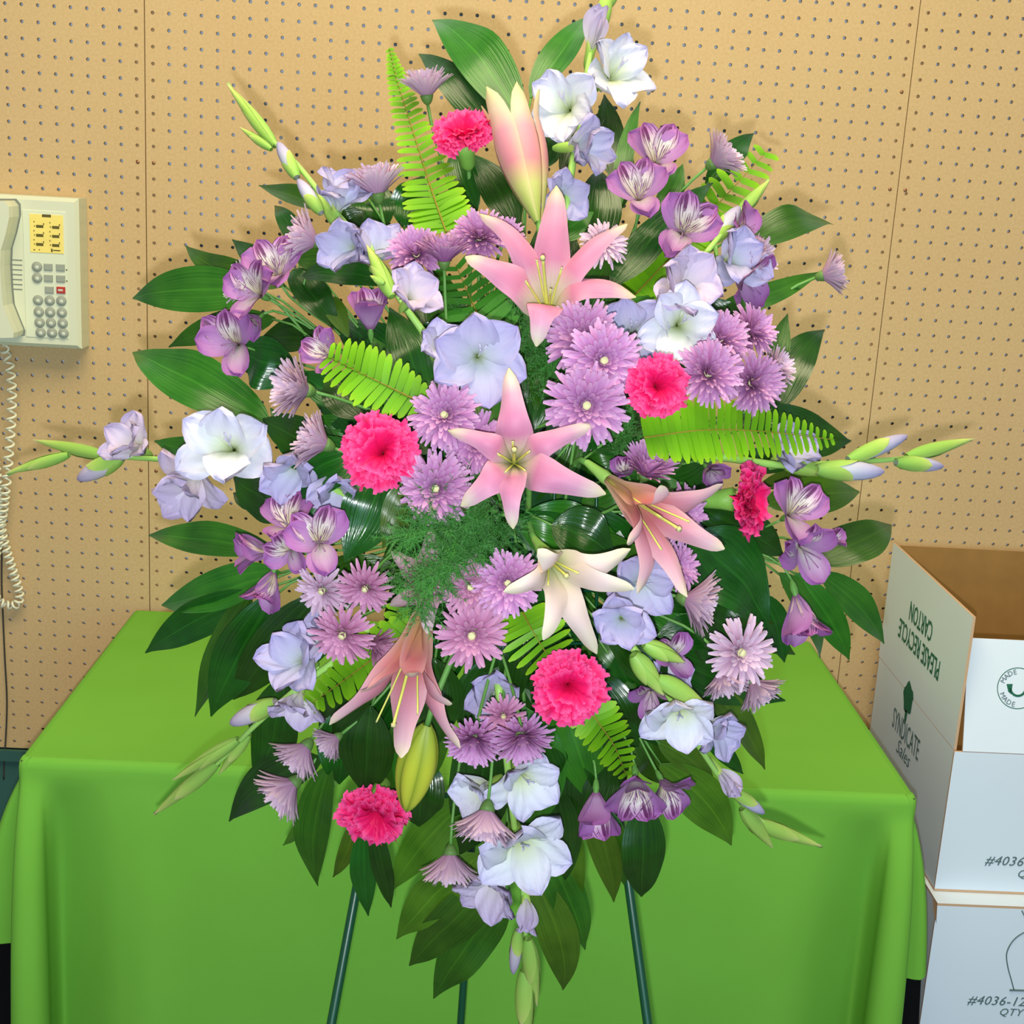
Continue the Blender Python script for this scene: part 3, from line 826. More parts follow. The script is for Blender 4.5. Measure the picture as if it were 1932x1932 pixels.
def branch(label, leaves, mat='leaf_dark', group=None, name='leaf_branch'):
    """leaves: (bx, by, tx, ty, width px, h base, h tip[, mat[, bend]])"""
    b0 = leaves[0]; org = at(b0[0], b0[1], b0[5])
    root = thing(name, label, 'foliage', Matrix.Translation(org), group)
    for lf in leaves:
        bx, by, tx, ty, w, hb, ht = lf[:7]
        mt = lf[7] if len(lf) > 7 and lf[7] else mat
        bend = lf[8] if len(lf) > 8 else rng.uniform(-0.05, 0.05)
        B, T = at(bx, by, hb), at(tx, ty, ht)
        W = w * mpp(tx, ty, ht)
        nr = (BACK + RIGHT * rng.uniform(-0.35, 0.35) + UP * rng.uniform(-0.25, 0.45)).normalized()
        v, f, u = leaf_local(B, T, W, nr, bend, rng.uniform(0.02, 0.12), rng.uniform(0.05, 0.32), rng.uniform(0.03, 0.22), rng.uniform(0, 6))
        link('leaf', mk('leaf', [p - org for p in v], f, mt, u), root)
    # twig joining the leaf bases to the foam
    mb = MB()
    for lf in leaves:
        B = at(lf[0], lf[1], lf[5]); T = at(lf[2], lf[3], lf[6])
        d = (T - B).normalized()
        pts = bez(B + d * 0.004, B - d * 0.03, FOAM.lerp(B, 0.45), FOAM.lerp(B, 0.12), 6)
        mb.add(*tube([p - org for p in pts], 0.0013, 5))
    link('twig', mb.mesh('twig', 'stem'), root)
    return root
D, Mi, O = 'leaf_dark', 'leaf_mid', 'leaf_olive'
branch('broad glossy leaves rising behind the top white gladiolus', [(985, 235, 815, 38, 92, -0.05, -0.09, Mi, 0.03), (1000, 185, 1108, 32, 62, -0.05, -0.08, Mi, 0.04), (945, 260, 790, 102, 66, -0.06, -0.10, D, 0.02), (1150, 330, 1140, 178, 58, -0.06, -0.08, D), (1165, 400, 1208, 192, 34, -0.04, -0.05, Mi, -0.02), (1000, 330, 1056, 240, 62, -0.05, -0.06, D)])
branch('dark leaves around the half-closed pink lily bud', [(975, 430, 885, 288, 70, -0.05, -0.06), (1120, 470, 1130, 318, 84, -0.05, -0.05), (1140, 420, 1185, 270, 56, -0.06, -0.06), (900, 400, 862, 270, 62, -0.07, -0.07), (1060, 330, 1160, 200, 50, -0.07, -0.08), (1040, 450, 1120, 400, 60, -0.04, -0.03, Mi)])
branch('small leaves behind the upper left gladiolus stem', [(650, 405, 488, 350, 50, -0.07, -0.09, Mi, -0.03), (580, 490, 518, 388, 40, -0.06, -0.08), (700, 380, 640, 330, 54, -0.06, -0.08, O), (720, 440, 690, 330, 80, -0.07, -0.08), (760, 430, 800, 330, 74, -0.08, -0.08), (640, 430, 690, 400, 60, -0.05, -0.05)])
branch('leaf sprig curling out above the left alstroemeria', [(540, 540, 350, 463, 52, -0.06, -0.07, Mi, -0.08), (540, 520, 438, 452, 46, -0.05, -0.07, D)])
branch('wide bright leaf pointing left beside the left alstroemeria', [(500, 550, 250, 563, 84, -0.04, -0.05, Mi, 0.02), (520, 600, 318, 655, 58, -0.05, -0.07, Mi, 0.04)])
branch('long pale green leaf sloping down towards the white gladiolus bloom', [(512, 800, 250, 665, 98, -0.06, -0.08, Mi, -0.02), (560, 690, 450, 660, 100, -0.06, -0.06), (600, 640, 490, 640, 70, -0.07, -0.07)])
branch('drooping narrow leaves between alstroemeria and lily on the upper left', [(552, 508, 645, 630, 66, -0.05, -0.06, D, 0.03), (570, 520, 760, 545, 56, -0.04, -0.04, D), (620, 560, 660, 640, 40, -0.06, -0.06, O), (560, 490, 660, 480, 50, -0.05, -0.05, Mi)])
branch('large upright dark leaf in the hollow left of the central lily', [(800, 780, 735, 580, 96, -0.03, -0.04, D, 0.03), (690, 790, 620, 700, 90, -0.05, -0.06), (660, 760, 560, 700, 60, -0.06, -0.06, D), (780, 690, 870, 600, 90, -0.06, -0.06), (1040, 760, 1015, 600, 90, -0.04, -0.05, D), (1060, 700, 990, 640, 60, -0.07, -0.07)])
branch('leaves fanning out behind the left white gladiolus bloom', [(480, 870, 292, 832, 62, -0.06, -0.07, Mi), (640, 850, 495, 790, 90, -0.05, -0.05, D), (600, 880, 510, 770, 66, -0.06, -0.06), (560, 960, 440, 900, 90, -0.06, -0.07, D)])
branch('big curved leaf below the large pink carnation', [(690, 850, 495, 975, 118, -0.02, -0.02, D, 0.06), (720, 900, 650, 1060, 110, -0.02, -0.01, D), (790, 905, 722, 1035, 76, -0.01, 0.0, O), (640, 940, 560, 1010, 70, -0.05, -0.05)])
branch('pointed leaf stretching left beneath the purple cluster', [(520, 1040, 280, 1010, 64, -0.05, -0.07, Mi, -0.02), (500, 960, 440, 930, 40, -0.07, -0.08)])
branch('fan of grey-green leaves drooping over the cloth at left', [(530, 1080, 305, 1142, 84, -0.04, -0.06, Mi, -0.05), (480, 1120, 274, 1232, 74, -0.03, -0.05, D, 0.03), (478, 1115, 368, 1352, 66, -0.03, -0.04, Mi), (520, 1120, 398, 1352, 96, -0.02, -0.03, D, 0.03), (600, 1120, 440, 1320, 90, -0.03, -0.04, D), (640, 1180, 500, 1250, 90, -0.05, -0.05)])
branch('broad leaf jutting right below the upper right alstroemeria', [(1390, 478, 1572, 424, 70, -0.05, -0.07, Mi, -0.05), (1330, 600, 1552, 512, 46, -0.06, -0.07, Mi, 0.02)])
branch('long dark leaf crossing behind the upper right blooms', [(1150, 545, 1345, 345, 74, -0.04, -0.05, D, 0.02), (1240, 420, 1288, 310, 48, -0.07, -0.07, Mi), (1330, 350, 1422, 252, 48, -0.07, -0.08, D), (1380, 640, 1330, 560, 90, -0.06, -0.06, D)])
branch('pair of leaves standing up right of the lavender mums', [(1470, 770, 1556, 622, 72, -0.06, -0.08, D, -0.08), (1455, 720, 1486, 592, 44, -0.07, -0.08, Mi)])
branch('dark rounded leaf tip behind the end of the right fern', [(1450, 770, 1606, 832, 80, -0.04, -0.06, D, 0.10), (1380, 790, 1500, 770, 80, -0.07, -0.07)])
branch('leaves pointing right beside the sideways carnation', [(1440, 950, 1622, 928, 74, -0.06, -0.08, O, 0.02), (1530, 1060, 1682, 990, 88, -0.06, -0.08, Mi, 0.06), (1430, 920, 1595, 905, 40, -0.07, -0.08, O), (1400, 860, 1500, 870, 50, -0.06, -0.07)])
branch('long leaves slanting down right beside the cartons', [(1545, 1080, 1668, 1215, 62, -0.06, -0.08, Mi, -0.02), (1500, 1080, 1602, 1245, 60, -0.06, -0.08, Mi), (1470, 1080, 1546, 1242, 60, -0.06, -0.08, Mi), (1440, 1120, 1480, 1250, 56, -0.06, -0.07, D)])
branch('heavy dark leaves right of the drooping pink lily', [(1300, 1010, 1450, 1180, 150, -0.04, -0.04, D), (1320, 960, 1480, 1050, 90, -0.05, -0.06, D), (1300, 1130, 1420, 1210, 110, -0.05, -0.05, D), (1040, 990, 1160, 1050, 110, -0.02, -0.02, D), (1200, 880, 1300, 840, 80, -0.07, -0.07)])
branch('leaves spreading behind the lower right gladiolus', [(1240, 1220, 1482, 1322, 84, -0.05, -0.07, D, 0.04), (1330, 1290, 1443, 1452, 60, -0.06, -0.07, O), (1150, 1200, 1260, 1310, 90, -0.01, -0.01, D, -0.05), (1240, 1400, 1350, 1482, 54, -0.05, -0.06, O), (1320, 1350, 1402, 1460, 40, -0.07, -0.08, D), (1240, 1200, 1400, 1180, 70, -0.06, -0.06, D)])
branch('olive leaf hanging over the cloth right of the alstroemeria', [(1245, 1440, 1380, 1595, 88, -0.05, -0.06, O, -0.06)])
branch('shiny blunt leaf hanging over the right easel leg', [(1215, 1510, 1210, 1692, 82, -0.04, -0.05, D, 0.02), (1150, 1530, 1178, 1670, 52, -0.06, -0.07, Mi)])
branch('tapering leaves hanging right of the bottom gladiolus', [(1110, 1520, 1158, 1702, 56, -0.05, -0.06, O), (1080, 1510, 1100, 1700, 60, -0.06, -0.07, O), (1010, 1580, 1104, 1792, 74, -0.05, -0.06, Mi, -0.03), (1000, 1640, 1062, 1868, 74, -0.05, -0.06, O, -0.05), (1040, 1470, 1050, 1680, 110, -0.06, -0.06, D), (1130, 1420, 1090, 1560, 120, -0.05, -0.05, D)])
branch('three brown-edged leaves trailing below the falling mum', [(910, 1610, 748, 1772, 84, -0.05, -0.06, O, 0.04), (940, 1660, 772, 1822, 88, -0.05, -0.06, Mi, 0.03), (960, 1690, 818, 1884, 88, -0.05, -0.06, Mi, 0.03), (870, 1520, 740, 1680, 70, -0.07, -0.08, O)])
branch('leaves hanging under the lowest carnation', [(688, 1560, 695, 1728, 50, -0.05, -0.06, D, 0.02), (705, 1560, 738, 1712, 40, -0.05, -0.06, D), (625, 1440, 600, 1672, 76, -0.04, -0.06, Mi, 0.02), (672, 1540, 628, 1655, 34, -0.06, -0.06, O)])
branch('leaf poking left beside the falling mums over the cloth', [(610, 1430, 432, 1550, 80, -0.04, -0.06, D, 0.06), (610, 1510, 534, 1595, 30, -0.07, -0.07, O)])
branch('dark leaves under the lower left gladiolus', [(540, 1280, 480, 1480, 100, -0.05, -0.06, D), (700, 1330, 690, 1500, 110, -0.04, -0.05, D), (640, 1330, 640, 1480, 90, -0.05, -0.06, D), (720, 1250, 600, 1390, 90, -0.05, -0.05, D), (820, 1240, 830, 1400, 100, -0.04, -0.04, D), (930, 1240, 870, 1380, 80, -0.05, -0.05, D), (800, 1430, 790, 1560, 90, -0.06, -0.06, D)])
branch('dark leaves behind the lower carnation and its hanging fern', [(1110, 1270, 1200, 1440, 110, -0.05, -0.06), (1160, 1250, 1290, 1420, 100, -0.06, -0.07), (1120, 1360, 1160, 1520, 90, -0.06, -0.07), (1200, 1350, 1250, 1480, 90, -0.07, -0.08, Mi), (1060, 1340, 1090, 1480, 110, -0.06, -0.06)])
branch('glossy leaves low on the right behind the star-like mum', [(1290, 1160, 1440, 1290, 90, -0.06, -0.08), (1330, 1130, 1500, 1235, 70, -0.07, -0.08, Mi), (1270, 1280, 1390, 1350, 80, -0.07, -0.08)])
FILL = ['right', 'upper right', 'top right', 'top', 'top left', 'upper left', 'left', 'lower left', 'bottom left', 'bottom', 'bottom right', 'lower right']
for gi, wh in enumerate(FILL):
    lv = []
    a0 = gi * pi / 6
    for k in range(11):
        a = a0 + rng.uniform(-0.34, 0.34); r0 = rng.uniform(0.0, 0.58); r1 = min(r0 + rng.uniform(0.32, 0.46), 0.97)
        f = lambda r: (966 + cos(a) * r * 470, 975 - sin(a) * r * (640 if sin(a) > 0 else 730))
        (bx, by), (tx, ty) = f(r0), f(r1)
        lv.append((bx, by, tx, ty, rng.uniform(80, 125), -0.09 + 0.04 * (k % 2), -0.11 + 0.03 * (k % 3), (D, D, Mi)[k % 3], rng.uniform(-0.08, 0.08)))
    branch('dark filler leaves packed deep behind the %s blooms of the spray' % wh, lv, D, 'filler leaves behind the blooms')
# ------------------------------------------------------------------ sword ferns
pin = petal(1.0, 0.24, w_spoon(0.9, 0.7, 0.30), pi / 2 - 0.05, pi / 2 + 0.12, 0, 0.08, 0, 0, 0, 2, 6)
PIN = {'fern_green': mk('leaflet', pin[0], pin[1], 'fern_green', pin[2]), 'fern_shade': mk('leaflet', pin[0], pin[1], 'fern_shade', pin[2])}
def fern(label, pts, wid, n, mat='fern_green', nrm=(0, 0.15, 1), lean=18, curl=0.0, group='sword fern fronds'):
    """pts: (x, y, h) from base to tip; wid: half widths in px along the frond"""
    P = catmull([at(x, y, h) for x, y, h in pts], 12)
    org = P[0]
    root = thing('fern_frond', label, 'fern', Matrix.Translation(org), group)
    Ln = len(P); sc = mpp(pts[0][0], pts[0][1], pts[0][2])
    link('rachis', mk('rachis', *tube([p - org for p in P], [0.0012 * (1 - 0.7 * i / (Ln - 1)) for i in range(Ln)], 6)[:2], 'rachis'), root)
    N0 = cdir(nrm)
    for i in range(n):
        t = (i + 0.5) / n; q = t * (Ln - 1); k = min(int(q), Ln - 2)
        p = P[k].lerp(P[k + 1], q - k); tg = (P[k + 1] - P[k]).normalized()
        nn = (N0 - tg * N0.dot(tg)).normalized(); sd = tg.cross(nn)
        x = t * (len(wid) - 1); kk = min(int(x), len(wid) - 2); w = wid[kk] + (wid[kk + 1] - wid[kk]) * (x - kk)
        for sgn in (-1, 1):
            a = radians(lean * 0.6 + 18 * t + rng.uniform(-4, 4))
            d = (sd * sgn * cos(a) + tg * sin(a)).normalized()
            d = (d + nn * rng.uniform(-0.05, 0.14) - nn * curl * t).normalized()
            z = (nn - d * nn.dot(d)).normalized(); z = (z + z.cross(d) * sgn * 0.12).normalized(); y = z.cross(d)
            Lp = w * sc * rng.uniform(0.94, 1.06)
            spac = (P[-1] - P[0]).length / n
            wy = spac * 1.0 / 0.24 * (1.0 if t < 0.85 else 0.8)
            R = Matrix((d * Lp, y * wy, z * Lp)).transposed().to_4x4()
            R.translation = p - org + nn * 0.0006 * sgn
            link('leaflet', PIN[mat], root, R)
    return root
fern('tall bright fern frond pointing up at the top left', [(842, 438, 0.0), (815, 360, -0.01), (780, 250, -0.03), (752, 160, -0.05), (735, 92, -0.06)], [60, 62, 58, 46, 36, 27, 18, 8], 32)
fern('blunt bright fern frond above the large carnation', [(812, 768, 0.02), (745, 735, 0.03), (680, 703, 0.04), (618, 672, 0.04)], [34, 44, 58, 62, 60, 50, 26], 15, lean=8)
fern('long bright fern frond lying to the right below the round carnation', [(1215, 826, 0.03), (1330, 812, 0.03), (1450, 815, 0.02), (1575, 830, 0.0)], [42, 58, 64, 62, 56, 48, 36, 10], 28, lean=2)
fern('slanting fern frond at the upper right behind the alstroemeria', [(1195, 560, -0.05), (1270, 480, -0.05), (1350, 390, -0.05), (1448, 285, -0.07)], [36, 46, 50, 54, 58, 50, 30], 20)
fern('short fern frond hanging below the cream lily', [(985, 1155, 0.0), (1010, 1200, 0.02), (1052, 1265, 0.02)], [50, 62, 66, 58, 30], 10, nrm=(0, 0.3, 1), lean=-4)
fern('fern frond drooping left behind the downward pink lily', [(775, 1185, -0.01), (700, 1245, 0.0), (640, 1290, 0.0), (568, 1340, -0.01)], [40, 54, 56, 50, 40, 30, 14], 15)
fern('bright fern frond hanging down right of the lower carnation', [(1095, 1320, 0.0), (1130, 1365, 0.01), (1160, 1410, 0.0), (1182, 1465, -0.01)], [40, 50, 52, 46, 34, 14], 13)
fern('small fern tip standing beside the veiled lily', [(770, 1215, -0.02), (755, 1180, -0.02), (748, 1140, -0.03)], [26, 30, 28, 20], 5)
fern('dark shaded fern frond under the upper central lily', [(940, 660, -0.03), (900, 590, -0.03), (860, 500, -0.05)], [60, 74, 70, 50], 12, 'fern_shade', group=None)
# ------------------------------------------------------------------ feathery asparagus fern
def plumosus(label, sprigs, seed):
    r = random.Random(seed)
    org = at(*sprigs[0][0])
    root = thing('asparagus_fern', label, 'fern', Matrix.Translation(org), 'feathery asparagus ferns')
    st, nd = MB(), MB()
    for P in sprigs:
        C = catmull([at(*p) for p in P], 10)
        st.add(*tube([p - org for p in C], 0.0007, 4))
        for i in range(2, len(C)):
            for b in range(4):
                t = (C[i] - C[i - 1]).normalized()
                d = (cdir((r.uniform(-1, 1), r.uniform(-1, 1), r.uniform(-0.25, 0.35))) + t * 0.5).normalized()
                L = 0.030 * r.uniform(0.5, 1.1)
                st.add(*tube([C[i] - org, C[i] + d * L - org], 0.00025, 3, False))
                for k in range(16):
                    p = C[i] + d * L * r.uniform(0.15, 1.0)
                    e = (d * 0.7 + cdir((r.uniform(-1, 1), r.uniform(-1, 1), r.uniform(-0.6, 0.6)))).normalized() * r.uniform(0.005, 0.010)
                    w = e.cross(BACK).normalized() * 0.00028
                    nd.add([p - w - org, p + w - org, p + e - org], [(0, 1, 2)])
    link('stem', st.mesh('stem', 'plumosus'), root)
    link('needles', nd.mesh('needles', 'plumosus'), root, None, 'stuff')
plumosus('feathery asparagus fern spread over the veiled lily at centre', [[(930, 960, 0.01), (880, 990, 0.03), (820, 1000, 0.05), (770, 1010, 0.05)], [(930, 990, 0.01), (880, 1040, 0.04), (830, 1090, 0.06), (790, 1150, 0.06)], [(900, 930, 0.0), (850, 930, 0.03), (800, 960, 0.04)], [(960, 980, 0.0), (930, 1020, 0.02), (880, 1035, 0.03)], [(900, 1000, 0.02), (840, 1050, 0.05), (770, 1110, 0.05)]], 3)
plumosus('feathery asparagus fern in the dark hollow under the upper lily', [[(960, 700, -0.04), (980, 620, -0.03), (970, 540, -0.03)], [(1000, 700, -0.04), (930, 640, -0.04), (870, 620, -0.04)], [(1180, 900, -0.04), (1190, 840, -0.03), (1160, 790, -0.03)], [(1020, 760, -0.04), (1040, 690, -0.03), (1030, 640, -0.03)]], 5)

# ------------------------------------------------------------------ lilies
def ribbon(P, side_hint, W, wfn, cup, ruf, ph, nu=6):
    n = len(P) - 1; vs, fs, uv = [], [], []
    for j, p in enumerate(P):
        v = j / n; t = (P[min(j + 1, n)] - P[max(j - 1, 0)]).normalized()
        s_ = side_hint - t * side_hint.dot(t); s_.normalize(); nn = s_.cross(t)
        hw = W * 0.5 * wfn(v)
        for i in range(nu + 1):
            u = -1 + 2 * i / nu
            vs.append(p + s_ * (u * hw) + nn * (cup * (0.7 + 0.8 * v) * u * u * hw + ruf * hw * abs(u) ** 1.5 * sin(v * 14 + ph + (u > 0) * 1.7))); uv.append(((u + 1) / 2, v))
    for j in range(n):
        for i in range(nu):
            a = j * (nu + 1) + i; fs.append((a, a + 1, a + nu + 2, a + nu + 1))
    return vs, fs, uv
_TW = [(0.0, 0.34), (0.15, 0.62), (0.32, 0.95), (0.45, 1.0), (0.6, 0.88), (0.74, 0.68), (0.86, 0.52), (0.93, 0.42), (0.975, 0.26), (1.0, 0.05)]
def w_tepal(v):
    for (a, x), (b, y) in zip(_TW[:-1], _TW[1:]):
        if v <= b: return x + (y - x) * (v - a) / (b - a)
    return 0.05
def lily(label, throat, face, tips, mat, deepth=0.05, wpx=(58, 46), stamens=6, slen=0.045, bulge=0.03, hub=(0, 0), spread=0.3):
    """tips: (x, y, dh) tip pixel and how far nearer the lens than the throat; narrow and broad tepals alternate"""
    A = cdir(face); tx, ty, th = throat
    T = at(tx, ty, th) - A * 0.0
    base = T - A * deepth
    M = frame(base, A, 0, 1.0); inv = M.inverted()
    root = thing('lily', label, 'lily', M, 'pink lilies')
    for i, tp in enumerate(tips):
        x, y, dh = tp[:3]; w = tp[3] if len(tp) > 3 else wpx[i % 2]
        P3 = at(x, y, th + dh) ; lat = (P3 - T); lat -= A * lat.dot(A)
        ld = lat.normalized() if lat.length > 1e-4 else RIGHT
        rec = tp[4] if len(tp) > 4 else 0.0
        P1 = base + A * (deepth * 0.75 + bulge * 0.4) + ld * 0.004
        P2 = T + lat * spread + A * (bulge + rec) + A.cross(ld) * lat.length * rng.uniform(-0.16, 0.16)
        P = bez(base, P1, P2, P3, 26)
        sh = A.cross(ld)
        tw = rng.uniform(-0.25, 0.25)
        v, f, u = ribbon(P, (sh + A * tw).normalized(), 0.92 * w * mpp(x, y, th), w_tepal, 0.22 if i % 2 else 0.34, 0.16, rng.uniform(0, 6))
        link('tepal', mk('tepal', [inv @ p for p in v], f, mat, u), root)
    # stamens and pistil
    for k in range(stamens):
        an = 2 * pi * k / max(1, stamens) + 0.4
        d = (M.to_3x3() @ V3((cos(an) * 0.20, sin(an) * 0.20, 1))).normalized()
        tip = base + d * (deepth + slen)
        pts = bez(base, base + A * deepth * 0.6, tip - d * 0.01, tip, 5)
        st = link('stamen', mk('stamen', *tube([inv @ p for p in pts], 0.0009, 5)[:2], 'lily_filament'), root)
        ax = sin(an) * RIGHT + cos(an) * UP
        link('anther', mk('anther', *tube([inv @ (tip - ax * 0.0015), inv @ tip, inv @ (tip + ax * 0.0015)], [0.0004, 0.0009, 0.0004], 6)[:2], 'lily_anther'), st)
    tip = base + A * (deepth + slen * 1.35) + UP * 0.006
    pi_ = link('pistil', mk('pistil', *tube([inv @ p for p in bez(base, base + A * deepth, tip - A * 0.01, tip, 6)], [0.0022, 0.002, 0.0017, 0.0014, 0.0013, 0.0013, 0.0014], 6)[:2], 'lily_filament'), root)
    link('stigma', mk('stigma', *tube([inv @ tip, inv @ (tip + A * 0.003)], [0.0026, 0.002], 8)[:2], 'lily_anther'), pi_)
    # neck and stem
    link('neck', mk('neck', *lathe([(0.0035, -0.03), (0.005, -0.012), (0.0065, 0.0), (0.006, 0.006)], 10)[:2], 'glad_stem'), root)
    stem_into_foam(root, M, -0.028, 0.0032, 'stem')
    return root
lily('wide open pink lily near the top of the spray', (1030, 560, 0.035), (-0.08, 0.42, 0.9), [(1050, 350, 0.0, 80, 0.01), (1200, 560, 0.0, 84, 0.0), (905, 403, -0.005, 60, 0.01), (1012, 654, 0.01, 78, 0.02), (1183, 422, -0.005, 62, 0.01), (878, 484, 0.0, 74, 0.0)], 'lily_pink', 0.05, stamens=4, slen=0.035, spread=0.4)
lily('star-shaped pink lily at the very centre', (970, 868, 0.06), (0.0, 0.05, 1), [(960, 694, -0.01, 80), (1143, 932, 0.0, 82), (1124, 800, -0.01, 62), (968, 998, 0.01, 64), (845, 812, -0.01, 58), (870, 955, 0.0, 76)], 'lily_pink', 0.05, stamens=5, slen=0.02)
lily('drooping pink lily seen from the side right of centre', (1235, 975, 0.05), (0.55, -0.5, 0.75), [(1364, 914, 0.0, 66), (1367, 1036, 0.02, 68), (1297, 1126, 0.02, 64), (1203, 1120, 0.01, 64), (1183, 1026, 0.04, 60), (1246, 916, 0.04, 62)], 'lily_deep', 0.075, stamens=3, slen=0.025, bulge=0.02)
lily('pale cream lily below the centre', (1052, 1078, 0.055), (0.25, -0.35, 1), [(1190, 1036, 0.0, 66), (1197, 1112, 0.02, 62), (1126, 1234, 0.0, 66), (1025, 1208, 0.02, 60), (950, 1117, 0.02, 58), (1015, 1036, 0.03, 62)], 'lily_cream', 0.05, stamens=2, slen=0.02)
lily('pink lily trumpet facing down above the green bud', (762, 1300, 0.055), (-0.18, -0.85, 0.55), [(622, 1368, 0.01, 64), (757, 1430, 0.03, 84), (868, 1412, 0.01, 70), (853, 1328, 0.01, 62), (778, 1270, 0.06, 56), (680, 1305, 0.05, 66)], 'lily_deep', 0.095, stamens=2, slen=0.03, bulge=0.01, spread=0.42)
lily('muted pink lily veiled by feathery fern', (800, 1095, 0.015), (-0.1, -0.1, 1), [(738, 1040, 0.0, 54), (815, 996, 0.0, 64), (735, 1143, 0.0, 52), (806, 1196, 0.02, 56), (860, 1130, 0.0, 60), (860, 1050, 0.0, 50)], 'lily_pale', 0.04, stamens=0, slen=0.01)
def lily_bud(label, base, tip, w, mat, open_=0.0, hb=0.0, ht=0.0):
    B, T = at(base[0], base[1], hb), at(tip[0], tip[1], ht)
    A = (T - B).normalized(); L = (T - B).length; W = w * mpp(*base)
    M = frame(B, A, 0, 1.0)
    root = thing('lily_bud', label, 'lily bud', M, 'pink lilies')
    for i in range(6):
        az = i * pi / 3 + 0.35; inner = i % 2
        vs, fs, uv = [], [], []; nu, nv = 6, 14
        for j in range(nv + 1):
            v = j / nv
            if open_:
                r = W * 0.5 * (0.16 + 0.84 * sin(pi * 0.5 * min(1, v / 0.62)) ** 1.1) * (1 - 0.10 * max(0, v - 0.62) / 0.38)
                if v > 0.8: r += open_ * W * (v - 0.8) * 1.6 * (0.7 if inner else 1.1)
                hwf = 0.62 if v < 0.6 else 0.62 * max(0.0, 1 - ((v - 0.6) / 0.4) ** 1.8) ** 0.7
            else:
                r = W * 0.5 * (max(0.0, sin(pi * (0.03 + 0.97 * v) ** 0.9)) ** 0.7) * (0.97 if inner else 1.0)
                hwf = 0.60
            r -= 0.05 * W * (inner) * (1 if open_ else 0.4)
            for k in range(nu + 1):
                u = -1 + 2 * k / nu; a = az + u * hwf
                rr = r * (1 + (0.10 if not open_ else 0.05) * (1 - u * u))
                vs.append((rr * cos(a), rr * sin(a), L * v)); uv.append(((u + 1) / 2, v))
        for j in range(nv):
            for k in range(nu):
                q = j * (nu + 1) + k; fs.append((q, q + 1, q + nu + 2, q + nu + 1))
        link('tepal', mk('tepal', vs, fs, mat, uv), root)
    stem_into_foam(root, M, 0.002, 0.003, 'stem')
lily_bud('half-closed pink lily bud with pale yellow tips near the top', (1016, 420), (957, 186), 100, 'lily_bud', 0.5, 0.0, 0.02)
lily_bud('plump closed yellow-green lily bud beside the lowest carnation', (806, 1366), (766, 1533), 72, 'lily_closed', 0, 0.03, 0.03)

# ------------------------------------------------------------------ carnations
def carnation_mesh(seed):
    r = random.Random(seed); mb = MB()
    N = 78
    for k in range(N):
        q = (k + 0.5) / N
        th = math.degrees(math.acos(1 - 1.16 * q)); az = k * 2.39996 + r.uniform(-0.35, 0.35)
        t1 = radians(th + r.uniform(-12, 12)); L = (0.84 + 0.16 * q) * r.uniform(0.88, 1.08)
        v, f, u = petal(L, r.uniform(0.5, 0.75), lambda v: 0.12 + 0.88 * v ** 1.2, t1 * 0.35, t1 * 1.05 + radians(52) * (1 - q), 0.02, r.uniform(-0.25, 0.25), 0.085, 2.2, r.uniform(0, 6), 10, 8, 1.5, 0.022, 0.0, az, r.uniform(-0.4, 0.4))
        mb.add(v, f, u)
    return mb.mesh('petals', 'carnation')
CARN = [carnation_mesh(i) for i in range(3)]
ccal = lathe([(0.02, -0.95), (0.12, -0.9), (0.22, -0.7), (0.25, -0.3), (0.30, 0.0), (0.18, 0.05)], 12)
CCAL = mk('calyx', ccal[0], ccal[1], 'carnation_calyx')
def carnation(label, x, y, r, face, k=0, roll=0.0, h=0.05, sq=(1, 1)):
    A = cdir(face); S = r * mpp(x, y, h) * 1.03
    p = at(x, y, h) - A * S * 0.42
    M = frame(p, A, roll, S)
    root = thing('carnation', label, 'carnation', M, 'hot pink carnations')
    link('petals', CARN[k], root, Matrix.Diagonal((sq[0], sq[1], 1, 1)), 'stuff')
    link('calyx', CCAL, root)
    stem_into_foam(root, M, -0.9, 0.0022, 'stem')
carnation('hot pink carnation tilted up beside the pink lily bud', 873, 247, 66, (-0.1, 0.62, 0.8), 0, 0.3, 0.01)
carnation('large round hot pink carnation left of centre', 716, 852, 82, (-0.12, 0.05, 1), 1, 0.0, 0.05)
carnation('hot pink carnation between the mums and the right fern', 1242, 729, 68, (0.12, -0.1, 1), 2, 0.7, 0.06)
carnation('sideways hot pink carnation at the right beside purple alstroemeria', 1415, 942, 76, (0.93, 0.0, 0.45), 0, 1.1, 0.0)
carnation('hot pink carnation below the cream lily', 1074, 1298, 80, (0.05, -0.12, 1), 1, 2.0, 0.05)
carnation('lowest hot pink carnation at the bottom left of the spray', 706, 1540, 76, (-0.1, -0.5, 0.85), 2, 0.4, 0.01)

